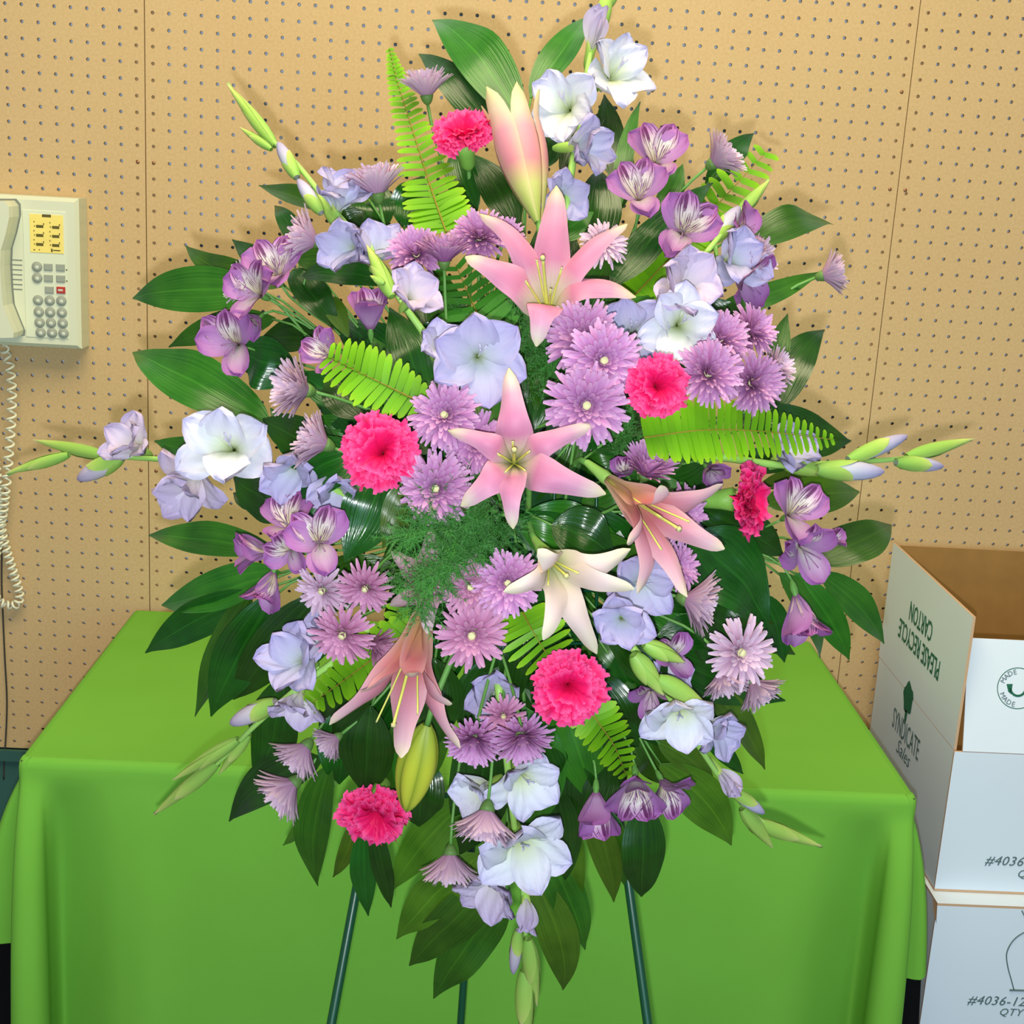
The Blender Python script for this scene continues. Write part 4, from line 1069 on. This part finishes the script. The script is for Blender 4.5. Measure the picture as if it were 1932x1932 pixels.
# ------------------------------------------------------------------ chrysanthemums
def mum_mesh(kind, mat, seed):
    r = random.Random(seed); mb = MB()
    rings = {'open': [(96, 1.0, 20), (86, 1.0, 20), (74, 0.95, 18), (62, 0.86, 17), (50, 0.72, 15), (36, 0.55, 12), (22, 0.40, 9)],
             'spider': [(100, 1.0, 15), (86, 0.98, 15), (70, 0.85, 13), (52, 0.62, 12), (34, 0.42, 10), (18, 0.30, 8)],
             'cup': [(52, 1.0, 20), (44, 1.0, 18), (34, 0.98, 16), (24, 0.92, 12), (12, 0.86, 8)],
             'pom': [(88, 0.95, 20), (76, 0.98, 20), (64, 0.98, 19), (52, 0.94, 17), (40, 0.88, 15), (28, 0.8, 12), (14, 0.72, 8)]}[kind]
    for ri, (th, L, n) in enumerate(rings):
        n = int(n * 1.25)
        for k in range(n):
            az = 2 * pi * (k + 0.5 * (ri % 2)) / n + r.uniform(-0.12, 0.12)
            t1 = radians(th + r.uniform(-7, 7)); l = L * r.uniform(0.86, 1.06)
            wd = {'open': 0.15, 'spider': 0.145, 'cup': 0.135, 'pom': 0.14}[kind] * r.uniform(0.85, 1.15)
            v, f, u = petal(l, wd, w_spoon(0.5, 0.78, 0.45), t1 * 0.75, t1 * 1.08, 0.05, 0.5, 0.0, 0, 0, 2, 5, 1.0, 0, 0.0, az, r.uniform(-0.2, 0.2))
            mb.add(v, f, u)
    return mb.mesh('ray_petals', mat)
MUM = {}
for kd_ in ('open', 'spider', 'cup', 'pom'):
    for mt_ in ('mum_petal', 'mum_pale', 'mum_rose'):
        MUM[kd_, mt_] = [mum_mesh(kd_, mt_, i * 7 + len(mt_)) for i in range(2 if mt_ != 'mum_rose' else 1)]
dk = lathe([(0.0, 0.24), (0.09, 0.22), (0.14, 0.12), (0.12, 0.0)], 12); DISK = mk('flower_disk', dk[0], dk[1], 'mum_disk')
cl = lathe([(0.03, -0.20), (0.10, -0.17), (0.17, -0.08), (0.22, 0.04), (0.25, 0.16), (0.20, 0.17)], 14); MCAL = mk('calyx', cl[0], cl[1], 'calyx')
nm = 0
def mum(label, x, y, L, face, kind='open', h=0.03, tone='mum_petal', roll=None):
    global nm
    A = cdir(face); S = 1.12 * L * mpp(x, y, h)
    M = frame(at(x, y, h) - A * S * (0.15 if kind != 'cup' else 0.0), A, rng.uniform(0, 6), S)
    root = thing('chrysanthemum', label, 'chrysanthemum', M, 'pink lavender chrysanthemums')
    ms = MUM[kind, tone]
    link('ray_petals', ms[nm % len(ms)], root, None, 'stuff'); nm += 1
    if kind != 'cup': link('flower_disk', DISK, root)
    cs = 0.78 if kind == 'cup' else 1.0
    link('calyx', MCAL, root, Matrix.Diagonal((cs, cs, cs, 1)))
    stem_into_foam(root, M, -0.19 * cs, 0.0016, 'stem')
mum('lavender mum just right of the upper lily, the upper of three', 1100, 640, 70, (-0.15, 0.15, 1), 'pom', 0.04)
mum('lavender mum overlapping the middle of three beside the upper lily', 1140, 680, 68, (0.15, -0.1, 1), 'open', 0.055)
mum('lavender mum just above the right tip of the central lily', 1107, 765, 72, (0.0, -0.12, 1), 'open', 0.05)
mum('lavender mum between the fern and the left tip of the central lily', 838, 782, 60, (-0.15, 0.1, 1), 'open', 0.045)
mum('lavender mum touching the lower left petals of the central lily', 822, 922, 64, (-0.1, -0.1, 1), 'open', 0.04)
mum('lavender mum peeping out behind the left of the central lily', 900, 838, 56, (-0.1, 0.1, 1), 'open', 0.02)
mum('pink mum under the feathery fern, left of two', 888, 1108, 56, (0.0, -0.1, 1), 'spider', 0.035, 'mum_rose')
mum('pink mum touching the left petal of the cream lily', 958, 1100, 58, (0.05, -0.05, 1), 'open', 0.035)
mum('star-like pink mum hanging above the dark hollow right of the pink trumpet lily', 890, 1200, 64, (0.0, -0.2, 1), 'spider', 0.04, 'mum_rose')
mum('pink mum under the left purple cluster, left of two', 606, 1116, 50, (-0.35, -0.45, 0.9), 'spider', 0.02, 'mum_pale')
mum('pink mum under the left purple cluster, right of two', 688, 1112, 50, (-0.1, -0.5, 0.9), 'spider', 0.025, 'mum_rose')
mum('pink mum beside the half-open lavender gladiolus at lower left', 645, 1200, 58, (-0.2, -0.4, 0.9), 'spider', 0.025, 'mum_rose')
mum('pink mum facing down below the centre, left of the pair', 895, 1396, 54, (-0.1, -0.6, 0.75), 'pom', 0.03)
mum('pink mum facing down below the centre, right of the pair', 985, 1390, 56, (0.1, -0.65, 0.75), 'pom', 0.035)
mum('small pink mum tucked above the facing-down pair', 950, 1352, 40, (0.05, -0.3, 0.9), 'spider', 0.01, 'mum_rose')
mum('pink mum hanging on a stem over the bottom white gladiolus', 920, 1520, 72, (-0.14, -1, 0.3), 'cup', 0.03, 'mum_pale')
mum('lowest pink mum hanging upside down beside the bottom gladiolus', 850, 1604, 66, (-0.02, -1, 0.25), 'cup', 0.02, 'mum_pale')
mum('lavender mum above the hot pink carnation at right, leftmost of four', 1337, 704, 62, (0.25, 0.12, 0.95), 'pom', 0.04)
mum('lavender mum topmost left of the right-hand cluster', 1358, 640, 56, (0.25, 0.35, 0.9), 'pom', 0.02)
mum('lavender mum at the top right of the right-hand cluster', 1418, 625, 50, (0.55, 0.3, 0.75), 'pom', 0.0)
mum('lavender mum at the lower right of the right-hand cluster', 1420, 722, 58, (0.35, -0.05, 0.95), 'pom', 0.03)
mum('whitish mum peeping out at the far right of the cluster', 1448, 700, 46, (0.7, 0.3, 0.6), 'cup', -0.01, 'mum_pale')
mum('small lavender mum behind the right arm of the upper lily', 1140, 458, 44, (0.2, 0.3, 0.9), 'spider', -0.02, 'mum_pale')
mum('lavender mum left of the row below the tall fern', 785, 478, 52, (-0.1, 0.35, 0.9), 'pom', 0.0)
mum('upright lavender mum in the middle of the row below the tall fern', 838, 500, 58, (0.0, 0.95, 0.4), 'cup', 0.005)
mum('lavender mum right of the row below the tall fern', 905, 446, 54, (0.05, 0.45, 0.9), 'pom', 0.0)
mum('lavender mum tucked behind the left tip of the upper lily', 950, 455, 40, (0.3, 0.5, 0.8), 'cup', -0.01)
mum('small pale mum standing up right of the tall fern tip', 806, 188, 58, (-0.12, 1, 0.25), 'cup', -0.03, 'mum_pale')
mum('pale pink mum facing up beside the upper left gladiolus', 714, 374, 66, (-0.15, 1, 0.25), 'cup', -0.02, 'mum_pale')
mum('pink mum facing left above the left alstroemeria', 603, 458, 66, (-0.9, 0.25, 0.3), 'cup', -0.01, 'mum_pale')
mum('pink mum facing left below the left alstroemeria', 585, 738, 68, (-0.75, 0.12, 0.55), 'cup', 0.01, 'mum_pale')
mum('pink mum facing left beside the large carnation', 622, 842, 66, (-0.85, 0.35, 0.3), 'cup', 0.01, 'mum_pale')
mum('pale mum on a long stem at the upper right', 1340, 312, 58, (0.55, 0.35, 0.3), 'cup', -0.03, 'mum_pale')
mum('small pale mum alone at the far right edge of the spray', 1546, 522, 50, (1, 0.25, 0.25), 'cup', -0.04, 'mum_pale')
mum('pink mum facing right below the drooping lily', 1286, 1128, 70, (0.9, -0.25, 0.3), 'cup', 0.01, 'mum_pale')
mum('star-like pink mum facing right over the cloth', 1400, 1232, 64, (0.3, -0.05, 0.95), 'spider', 0.01, 'mum_pale')
mum('pale mum hanging at the lower left of the star-like one', 1362, 1260, 56, (0.2, -1, 0.3), 'cup', -0.01, 'mum_pale')
mum('small pale mum pointing down right over the cloth', 1415, 1282, 56, (0.5, -0.75, 0.3), 'cup', -0.02, 'mum_pale')
mum('lavender mum behind the top of the drooping lily', 1215, 900, 62, (0.25, 0.7, 0.6), 'cup', 0.01)
mum('lavender mum between the two right arms of the drooping lily', 1290, 972, 52, (0.6, -0.1, 0.7), 'open', 0.0)
mum('lavender mum below the right arm of the drooping lily', 1280, 1070, 44, (0.5, 0.2, 0.8), 'open', 0.0)
mum('pale mum facing down left, upper of the two over the cloth', 582, 1402, 62, (-0.6, -0.8, 0.3), 'cup', -0.02, 'mum_pale')
mum('pale mum facing down left, lower of the two over the cloth', 560, 1472, 70, (-0.75, -0.65, 0.3), 'cup', -0.02, 'mum_pale')
mum('small half-hidden mum left of the pink trumpet lily', 640, 1388, 44, (-0.7, -0.5, 0.3), 'cup', -0.02, 'mum_pale')
mum('pale mum peeping left from behind the left alstroemeria', 475, 540, 48, (-0.7, 0.2, 0.6), 'cup', -0.01, 'mum_pale')
mum('whitish mum behind the purple blooms at upper right', 1405, 492, 54, (0.75, -0.1, 0.6), 'cup', -0.01, 'mum_pale')
mum('tiny pink mum behind the small lower left fern', 700, 1210, 44, (0.7, -0.3, 0.5), 'cup', 0.0, 'mum_rose')

# ------------------------------------------------------------------ alstroemeria
def alstro_meshes(bell):
    r = random.Random(4)
    a = radians(42 if bell else 74); b = radians(6 if bell else 18)
    out = petal(1.15, 0.78, w_spoon(0.18, 0.66, 0.0), b, a, 0.03, 0.28, 0.04, 1.5, 0.3, 8, 9, 0.8)
    inn = petal(1.16, 0.60, w_spoon(0.16, 0.60, 0.0), b * 0.8, a * 0.92, 0.02, 0.30, 0.02, 1.2, 1.0, 8, 9, 0.8)
    return mk('tepal', out[0], out[1], 'alstro_plain', out[2]), mk('tepal', inn[0], inn[1], 'alstro_stripe', inn[2]), mk('tepal', inn[0], inn[1], 'alstro_pale', inn[2])
ALS = {False: alstro_meshes(False), True: alstro_meshes(True)}
afil = MB()
for k in range(5):
    an = 2 * pi * k / 5; afil.add(*tube(bez(V3((0, 0, 0)), V3((0, 0, 0.4)), V3((0.14 * cos(an), 0.14 * sin(an) - 0.1, 0.6)), V3((0.2 * cos(an), 0.2 * sin(an) - 0.16, 0.78)), 5), 0.016, 4))
AFIL = afil.mesh('stamens', 'alstro_pale')
ac = lathe([(0.03, -0.34), (0.07, -0.25), (0.09, -0.1), (0.06, 0.05)], 8); ACAL = mk('ovary', ac[0], ac[1], 'stem')
def alstro(label, x, y, r, face, roll=0.0, bell=False, h=0.02):
    A = cdir(face); S = 1.2 * r * mpp(x, y, h)
    M = frame(at(x, y, h) - A * S * 0.35, A, roll, S)
    root = thing('alstroemeria', label, 'alstroemeria', M, 'purple alstroemeria blooms')
    po, ps, pp = ALS[bell]
    for k in range(3):
        link('tepal', po, root, Matrix.Rotation(radians(-90 + 120 * k + rng.uniform(-8, 8)), 4, 'Z') @ Matrix.Rotation(rng.uniform(-0.12, 0.12), 4, 'Y'))
    for k, a in enumerate((62, 118, 270)):
        link('tepal', ps if k < 2 else pp, root, Matrix.Rotation(radians(a + rng.uniform(-6, 6)), 4, 'Z') @ Matrix.Translation((0, 0, 0.02)) @ Matrix.Rotation(rng.uniform(-0.1, 0.1), 4, 'Y'))
    link('stamens', AFIL, root); link('ovary', ACAL, root)
    stem_into_foam(root, M, -0.33, 0.0013, 'stem')
alstro('purple striped alstroemeria topmost at the upper right', 1242, 298, 62, (0.1, 0.45, 0.9), 0.0, False, -0.01)
alstro('purple striped alstroemeria second from the top at upper right', 1206, 366, 60, (-0.05, 0.35, 0.95), 0.2, False, 0.0)
alstro('open purple alstroemeria beside the gladiolus stem at upper right', 1290, 434, 68, (0.05, 0.1, 1), -0.6, False, 0.01)
alstro('purple alstroemeria seen from the side near the right gladiolus tip', 1400, 440, 56, (0.75, 0.35, 0.55), 0.4, False, -0.02)
alstro('purple alstroemeria facing down right below the gladiolus floret', 1405, 528, 62, (0.65, -0.5, 0.55), 0.9, False, -0.01)
alstro('purple alstroemeria uppermost at the far left', 520, 510, 60, (-0.1, 0.45, 0.85), 0.2, False, 0.0)
alstro('purple alstroemeria in the middle of the far left cluster', 478, 552, 58, (-0.5, 0.15, 0.85), 0.0, False, 0.01)
alstro('purple alstroemeria lowest of the far left cluster', 440, 648, 64, (-0.2, 0.0, 1), 0.4, False, 0.0)
alstro('single purple petalled alstroemeria between the two lower left blooms', 482, 606, 40, (-0.3, -0.5, 0.7), 0.0, True, -0.01)
alstro('withered purple alstroemeria standing above the blunt fern', 698, 600, 58, (0.0, 0.8, 0.45), 0.0, True, 0.0)
alstro('purple alstroemeria half hidden behind the blunt fern', 615, 668, 48, (-0.5, 0.2, 0.8), 0.6, False, 0.0)
alstro('purple alstroemeria topmost in the lower left cluster', 540, 985, 56, (-0.25, 0.65, 0.7), 0.0, False, 0.01)
alstro('open striped alstroemeria at the right of the lower left cluster', 602, 1022, 64, (0.1, 0.2, 1), 0.3, False, 0.03)
alstro('purple alstroemeria pointing left in the lower left cluster', 492, 1040, 56, (-0.85, 0.05, 0.5), 0.0, True, 0.0)
alstro('pink purple alstroemeria in the middle of the lower left cluster', 545, 1040, 46, (-0.2, -0.2, 0.95), 0.8, False, 0.02)
alstro('purple alstroemeria drooping below the lower left cluster', 508, 1100, 58, (-0.25, -0.85, 0.4), 0.0, True, 0.0)
alstro('striped alstroemeria right beside the sideways carnation', 1500, 966, 62, (0.35, 0.3, 0.85), -0.3, False, 0.0)
alstro('striped alstroemeria below the sideways carnation', 1518, 1040, 62, (0.25, -0.35, 0.9), 0.5, False, 0.0)
alstro('small striped alstroemeria at the far right tip of its cluster', 1566, 1022, 34, (0.6, 0.4, 0.6), 0.0, True, -0.02)
alstro('lone purple alstroemeria hanging down near the cartons', 1508, 1150, 72, (0.18, -0.95, 0.35), 0.0, True, -0.01)
alstro('dark purple alstroemeria behind the lower right gladiolus buds', 1270, 1238, 46, (0.3, 0.2, 0.9), 0.4, False, -0.01)
alstro('purple alstroemeria peeping out right of the lower carnation', 1228, 1312, 46, (-0.1, -0.5, 0.8), 0.0, False, -0.01)
alstro('purple alstroemeria hanging at the bottom right, leftmost of three', 1124, 1520, 66, (-0.05, -0.85, 0.55), 3.14, True, 0.0)
alstro('purple striped alstroemeria hanging at the bottom right, middle of three', 1200, 1488, 64, (0.0, -0.75, 0.65), 3.1, False, 0.01)
alstro('purple alstroemeria hanging at the bottom right, rightmost of three', 1258, 1490, 58, (0.35, -0.65, 0.65), 3.0, False, 0.0)
alstro('small purple alstroemeria behind the drooping lily', 1180, 890, 36, (-0.3, 0.4, 0.8), 0.0, True, -0.01)
alstro('pale alstroemeria hidden under the right fern', 1340, 890, 44, (0.2, -0.4, 0.8), 0.0, True, -0.02)

# ------------------------------------------------------------------ gladioli
def w_gl(v):
    if v < 0.6: return 0.16 + 0.84 * sin(0.5 * pi * v / 0.6)
    t = (v - 0.6) / 0.4; return max(0.03, (1 - t ** 2.1) ** 0.8)
def glad_set(mat):
    S = {}
    for kd_, (b, a, W, cup) in {'open': (14, 84, 0.86, 0.10), 'half': (6, 66, 0.86, 0.16), 'shut': (3, 16, 0.62, 0.5)}.items():
        S[kd_] = []
        for i in range(3):
            p = petal(1.2, W * (1 if i != 1 else 0.86), w_gl, radians(b), radians(a), 0.03, cup, 0.095 if kd_ != 'shut' else 0.03, 2.4, i * 2.1, 10, 11, 0.9)
            S[kd_].append(mk('petal', p[0], p[1], mat, p[2]))
    return S
GL = {k: glad_set(k) for k in ('glad_white', 'glad_lavender', 'glad_pink')}
gs = MB()
for k in range(3):
    an = 2 * pi * k / 3; gs.add(*tube(bez(V3((0, 0, 0)), V3((0, 0, 0.4)), V3((0.05, 0.1, 0.6)), V3((0.05 + 0.08 * cos(an), 0.16 + 0.06 * sin(an), 0.78)), 5), 0.018, 5))
GST = gs.mesh('stamens', 'glad_white')
gt = lathe([(0.05, -0.42), (0.09, -0.3), (0.10, -0.1), (0.13, 0.08)], 10); GTUBE = {k: mk('tube', gt[0], gt[1], 'glad_stem', gt[2]) for k in ('a',)}
def shell(prof, half, name='spathe'):
    """pointed sheath hugging a bud: part of a lathe whose span narrows to its tip"""
    vs, fs, uv = [], [], []; nu = 8; n = len(prof)
    for i, (r, z) in enumerate(prof):
        v = i / (n - 1); w = half * max(0.0, 1 - v ** 2.4) ** 0.7 + 0.02
        for k in range(nu + 1):
            a = w * (-1 + 2 * k / nu); vs.append((r * 1.10 * cos(a), r * 1.10 * sin(a), z)); uv.append((k / nu, v))
    for i in range(n - 1):
        for k in range(nu):
            q = i * (nu + 1) + k; fs.append((q, q + 1, q + nu + 2, q + nu + 1))
    return mk(name, vs, fs, 'glad_spathe', uv)
def bud_mesh(mat, prof):
    v, f, u = lathe(prof, 10); u = [(a, b) for a, b in u]; return mk('bud', v, f, mat, u)
bp = [(0.06, 0), (0.10, 0.12), (0.125, 0.3), (0.13, 0.5), (0.12, 0.68), (0.095, 0.82), (0.06, 0.93), (0.012, 1.0)]
bg_ = [(0.06, 0), (0.10, 0.10), (0.125, 0.24), (0.13, 0.40), (0.112, 0.56), (0.085, 0.70), (0.055, 0.84), (0.008, 1.0)]
def interp(pr, z1, n=9):
    out = []
    for i in range(n):
        z = z1 * i / (n - 1); k = next((j for j in range(len(pr) - 1) if pr[j + 1][1] >= z), len(pr) - 2)
        (ra, za), (rb, zb) = pr[k], pr[k + 1]; out.append((ra + (rb - ra) * (z - za) / (zb - za), z))
    return out
SHL = {('green', 0): shell(interp(bg_, 0.97), 1.5), ('green', 1): shell(interp(bg_, 0.62), 1.5), ('lav', 0): shell(interp(bp, 0.66), 1.7), ('lav', 1): shell(interp(bp, 0.50), 1.7)}
GSP = shell([(0.06, -0.5), (0.10, -0.36), (0.115, -0.2), (0.125, 0.0), (0.14, 0.16), (0.15, 0.30)], 1.5)
GBUD = {'green': bud_mesh('glad_spathe', bg_), 'lav': bud_mesh('glad_lavender', bp), 'pink': bud_mesh('glad_pink', bp)}
def gladiolus(label, stem, florets, buds, rad=0.0042):
    C = catmull([at(*p) for p in stem], 8); org = C[0]
    OM = Matrix.Translation(org)
    root = thing('gladiolus', label, 'gladiolus', OM, 'lavender gladiolus spikes')
    n = len(C)
    link('stem', mk('stem', *tube([p - org for p in C], [rad * (1 - 0.6 * i / (n - 1)) for i in range(n)], 8)[:2], 'glad_stem'), root)
    for fl_ in florets:
        x, y, r, face, kind, mat = fl_[:6]; h = fl_[6] if len(fl_) > 6 else 0.03
        A = cdir(face); S = (1.06 if kind == 'open' else 1.22) * r * mpp(x, y, h)
        off = {'open': 0.55, 'half': 0.55, 'shut': 0.5}[kind]
        M = frame(at(x, y, h) - A * S * off, A, rng.uniform(-0.3, 0.3), S)
        Ml = Matrix.Translation(-org) @ M
        fo_ = bpy.data.objects.new('floret', None); fo_.empty_display_size = 0.02; COL.objects.link(fo_); fo_.parent = root; fo_.matrix_basis = Ml
        ms = GL[mat][kind]
        for k in range(6):
            inner = k % 2
            Rk = Matrix.Rotation(radians(90 + 60 * k + rng.uniform(-7, 7)), 4, 'Z') @ Matrix.Translation((0, 0, 0.03 * inner)) @ Matrix.Rotation(rng.uniform(-0.2, 0.2) + (-0.12 if inner else 0.06), 4, 'Y') @ Matrix.Rotation(rng.uniform(-0.18, 0.18), 4, 'X')
            if k == 0 and kind == 'open': Rk = Rk @ Matrix.Rotation(-0.25, 4, 'Y')
            link('petal', ms[(k + rng.randrange(3)) % 3], fo_, Rk @ Matrix.Diagonal((1, rng.uniform(0.9, 1.1), rng.uniform(0.92, 1.08), 1)))
        if kind == 'open': link('stamens', GST, fo_)
        link('tube', GTUBE['a'], fo_)
        for k in (0, 1): link('spathe', GSP, fo_, Matrix.Rotation(pi * k + rng.uniform(-0.4, 0.4), 4, 'Z') @ Matrix.Diagonal((1.0 + 0.06 * k, 1.0 + 0.06 * k, 1.0, 1)))
        # pedicel to the stem
        b0 = M @ V3((0, 0, -0.4)); q = min(C, key=lambda p: (p - (b0 - A * 0.01)).length)
        if (q - b0).length > 0.004:
            inv = M.inverted()
            link('pedicel', mk('pedicel', *tube([inv @ p for p in bez(q, q.lerp(b0, 0.4), b0 - A * 0.008, b0 + A * 0.004, 6)], 0.0022 / S, 6)[:2], 'glad_stem'), fo_)
    for (x, y, x2, y2, w, kind, *hh_) in buds:
        h = hh_[0] if hh_ else 0.0
        B, T = at(x, y, h), at(x2, y2, h); A = (T - B); L = A.length
        M = frame(B, A, rng.uniform(0, 3), 1.0); wd = w * mpp(x, y, h) / 0.26
        Ml = Matrix.Translation(-org) @ M @ Matrix.Diagonal((wd, wd, L, 1))
        bo = link('bud', GBUD[kind], root, Ml)
        for k in (0, 1): link('spathe', SHL['green' if kind == 'green' else 'lav', k], bo, Matrix.Rotation(pi * k + 0.3, 4, 'Z'))
    return root
Wh, Lv, Pk = 'glad_white', 'glad_lavender', 'glad_pink'
gladiolus('tall pale gladiolus reaching out of the top of the picture', [(1062, 430, -0.02), (1080, 310, -0.02), (1098, 210, -0.03), (1112, 110, -0.04), (1135, 20, -0.05), (1165, -70, -0.06)],
    [(1062, 195, 76, (-0.35, 0.05, 0.9), 'open', Wh, 0.0), (1168, 132, 76, (0.4, 0.15, 0.85), 'open', Wh, -0.02), (1122, 62, 56, (0.2, 0.85, 0.4), 'shut', Pk, -0.02), (1108, 275, 62, (0.75, -0.1, 0.6), 'half', Lv, 0.0), (1062, 370, 56, (0.2, -0.2, 0.8), 'half', Lv, -0.01)],
    [(1128, 60, 1152, -30, 30, 'green', -0.04), (1140, 20, 1180, -60, 24, 'green', -0.05)])
gladiolus('slim gladiolus spike leaning to the upper left', [(735, 520, -0.01), (675, 450, -0.01), (620, 385, -0.02), (560, 310, -0.03), (500, 250, -0.04), (430, 158, -0.05)],
    [(640, 365, 60, (0.2, 0.75, 0.6), 'half', Lv, 0.0), (652, 468, 62, (-0.45, -0.15, 0.8), 'half', Lv, 0.0), (716, 470, 60, (0.25, 0.45, 0.75), 'half', Lv, 0.0)],
    [(520, 275, 428, 158, 24, 'green', -0.04), (512, 282, 452, 240, 16, 'green', -0.03), (560, 335, 524, 268, 26, 'lav', -0.02), (606, 402, 562, 338, 26, 'lav', -0.01), (640, 430, 600, 365, 22, 'green', -0.02)])
gladiolus('short gladiolus in the hollow left of the upper lily', [(835, 700, -0.01), (800, 630, 0.0), (765, 580, 0.01), (720, 510, 0.01), (695, 455, 0.0)],
    [(782, 552, 58, (0.4, 0.35, 0.8), 'half', Pk, 0.04), (832, 648, 46, (0.35, 0.35, 0.85), 'half', Lv, 0.04), (905, 672, 98, (0.1, -0.1, 1), 'open', Lv, 0.045)],
    [(740, 560, 692, 462, 30, 'green', 0.02), (725, 535, 698, 520, 14, 'green', 0.03)])
gladiolus('gladiolus spike stretching out to the far left', [(660, 940, -0.02), (560, 890, -0.02), (440, 872, -0.02), (330, 868, -0.03), (230, 862, -0.04), (120, 855, -0.05), (15, 895, -0.05)],
    [(428, 842, 96, (-0.05, 0.1, 1), 'open', Wh, 0.02), (352, 915, 72, (-0.25, -0.55, 0.75), 'half', Pk, 0.0), (245, 836, 54, (-0.35, 0.3, 0.85), 'half', Pk, -0.02), (548, 895, 66, (-0.1, -0.45, 0.75), 'half', Lv, 0.0), (635, 925, 60, (0.1, -0.5, 0.7), 'half', Lv, -0.01)],
    [(230, 862, 146, 905, 36, 'pink', -0.03), (205, 862, 62, 830, 24, 'green', -0.05), (130, 858, 10, 893, 22, 'green', -0.04)])
gladiolus('gladiolus spike slanting down over the cloth at lower left', [(700, 1180, -0.02), (640, 1240, -0.01), (560, 1300, -0.01), (480, 1370, -0.02), (400, 1450, -0.03), (292, 1535, -0.04)],
    [(552, 1240, 68, (-0.4, 0.25, 0.85), 'half', Lv, 0.03), (558, 1332, 52, (-0.15, -0.7, 0.6), 'half', Pk, 0.0), (600, 1200, 50, (-0.3, 0.2, 0.8), 'half', Lv, 0.0)],
    [(520, 1325, 434, 1366, 36, 'pink', -0.01), (450, 1395, 326, 1472, 26, 'green', -0.02), (410, 1440, 290, 1537, 28, 'green', -0.03), (470, 1385, 412, 1462, 22, 'green', -0.03)])
gladiolus('white gladiolus spike hanging straight down at the bottom', [(940, 1290, -0.03), (955, 1420, -0.01), (968, 1540, -0.01), (985, 1660, -0.01), (992, 1780, -0.02), (990, 1880, -0.02), (1000, 1990, -0.02)],
    [(990, 1478, 78, (0.25, -0.35, 0.9), 'open', Wh, 0.01), (985, 1602, 94, (0.15, -0.3, 1), 'open', Wh, 0.03), (922, 1680, 66, (-0.4, -0.5, 0.75), 'half', Pk, 0.01), (905, 1500, 60, (-0.5, -0.3, 0.75), 'half', Wh, 0.0), (994, 1722, 48, (0.05, -0.8, 0.55), 'shut', Pk, 0.01), (930, 1315, 60, (0.0, 0.0, 1), 'half', Lv, -0.03)],
    [(978, 1755, 968, 1838, 24, 'pink', -0.01), (996, 1770, 1013, 1898, 32, 'green', -0.01), (990, 1830, 992, 1985, 36, 'green', -0.015)])
gladiolus('gladiolus spike slanting down over the cloth at lower right', [(1140, 1150, -0.02), (1200, 1230, 0.0), (1260, 1310, 0.01), (1320, 1410, 0.0), (1385, 1500, -0.02), (1460, 1565, -0.03), (1550, 1597, -0.04)],
    [(1172, 1172, 62, (-0.1, -0.1, 1), 'half', Lv, 0.04), (1215, 1105, 72, (0.1, -0.2, 0.9), 'open', Lv, 0.005), (1280, 1355, 78, (-0.15, -0.45, 0.85), 'open', Wh, 0.03), (1358, 1380, 56, (0.6, -0.35, 0.65), 'half', Lv, 0.01), (1262, 1272, 50, (0.5, 0.1, 0.7), 'half', Lv, -0.01), (1370, 1472, 46, (0.45, -0.6, 0.5), 'shut', Pk, 0.0)],
    [(1215, 1215, 1292, 1250, 32, 'green', 0.02), (1195, 1235, 1252, 1312, 38, 'green', 0.03), (1240, 1280, 1336, 1335, 36, 'green', 0.03), (1380, 1490, 1442, 1535, 24, 'lav', -0.01), (1400, 1525, 1458, 1600, 28, 'green', -0.02), (1420, 1550, 1550, 1597, 28, 'green', -0.03)])
gladiolus('gladiolus spike of closed buds reaching to the far right', [(1350, 860, -0.02), (1480, 878, -0.03), (1600, 872, -0.04), (1720, 862, -0.05), (1832, 830, -0.06)],
    [(1490, 850, 60, (0.4, 0.35, 0.6), 'half', Lv, -0.03)],
    [(1540, 886, 1668, 890, 38, 'lav', -0.02), (1600, 868, 1712, 822, 30, 'lav', -0.03), (1690, 872, 1780, 880, 28, 'lav', -0.04), (1710, 862, 1838, 828, 26, 'green', -0.05), (1480, 880, 1590, 890, 28, 'green', -0.03)])
gladiolus('gladiolus spike at upper right with pale ruffled blooms', [(1215, 650, -0.02), (1270, 560, -0.01), (1330, 480, -0.01), (1380, 420, -0.02), (1450, 340, -0.04)],
    [(1292, 535, 76, (0.15, 0.25, 0.95), 'half', Pk, 0.03), (1285, 612, 82, (0.05, -0.1, 1), 'open', Wh, 0.03), (1192, 625, 88, (-0.1, 0.0, 1), 'open', Lv, 0.0), (1392, 486, 64, (0.3, 0.1, 0.9), 'half', Lv, 0.01)],
    [(1390, 408, 1452, 340, 24, 'green', -0.03), (1345, 455, 1396, 390, 32, 'lav', -0.02)])
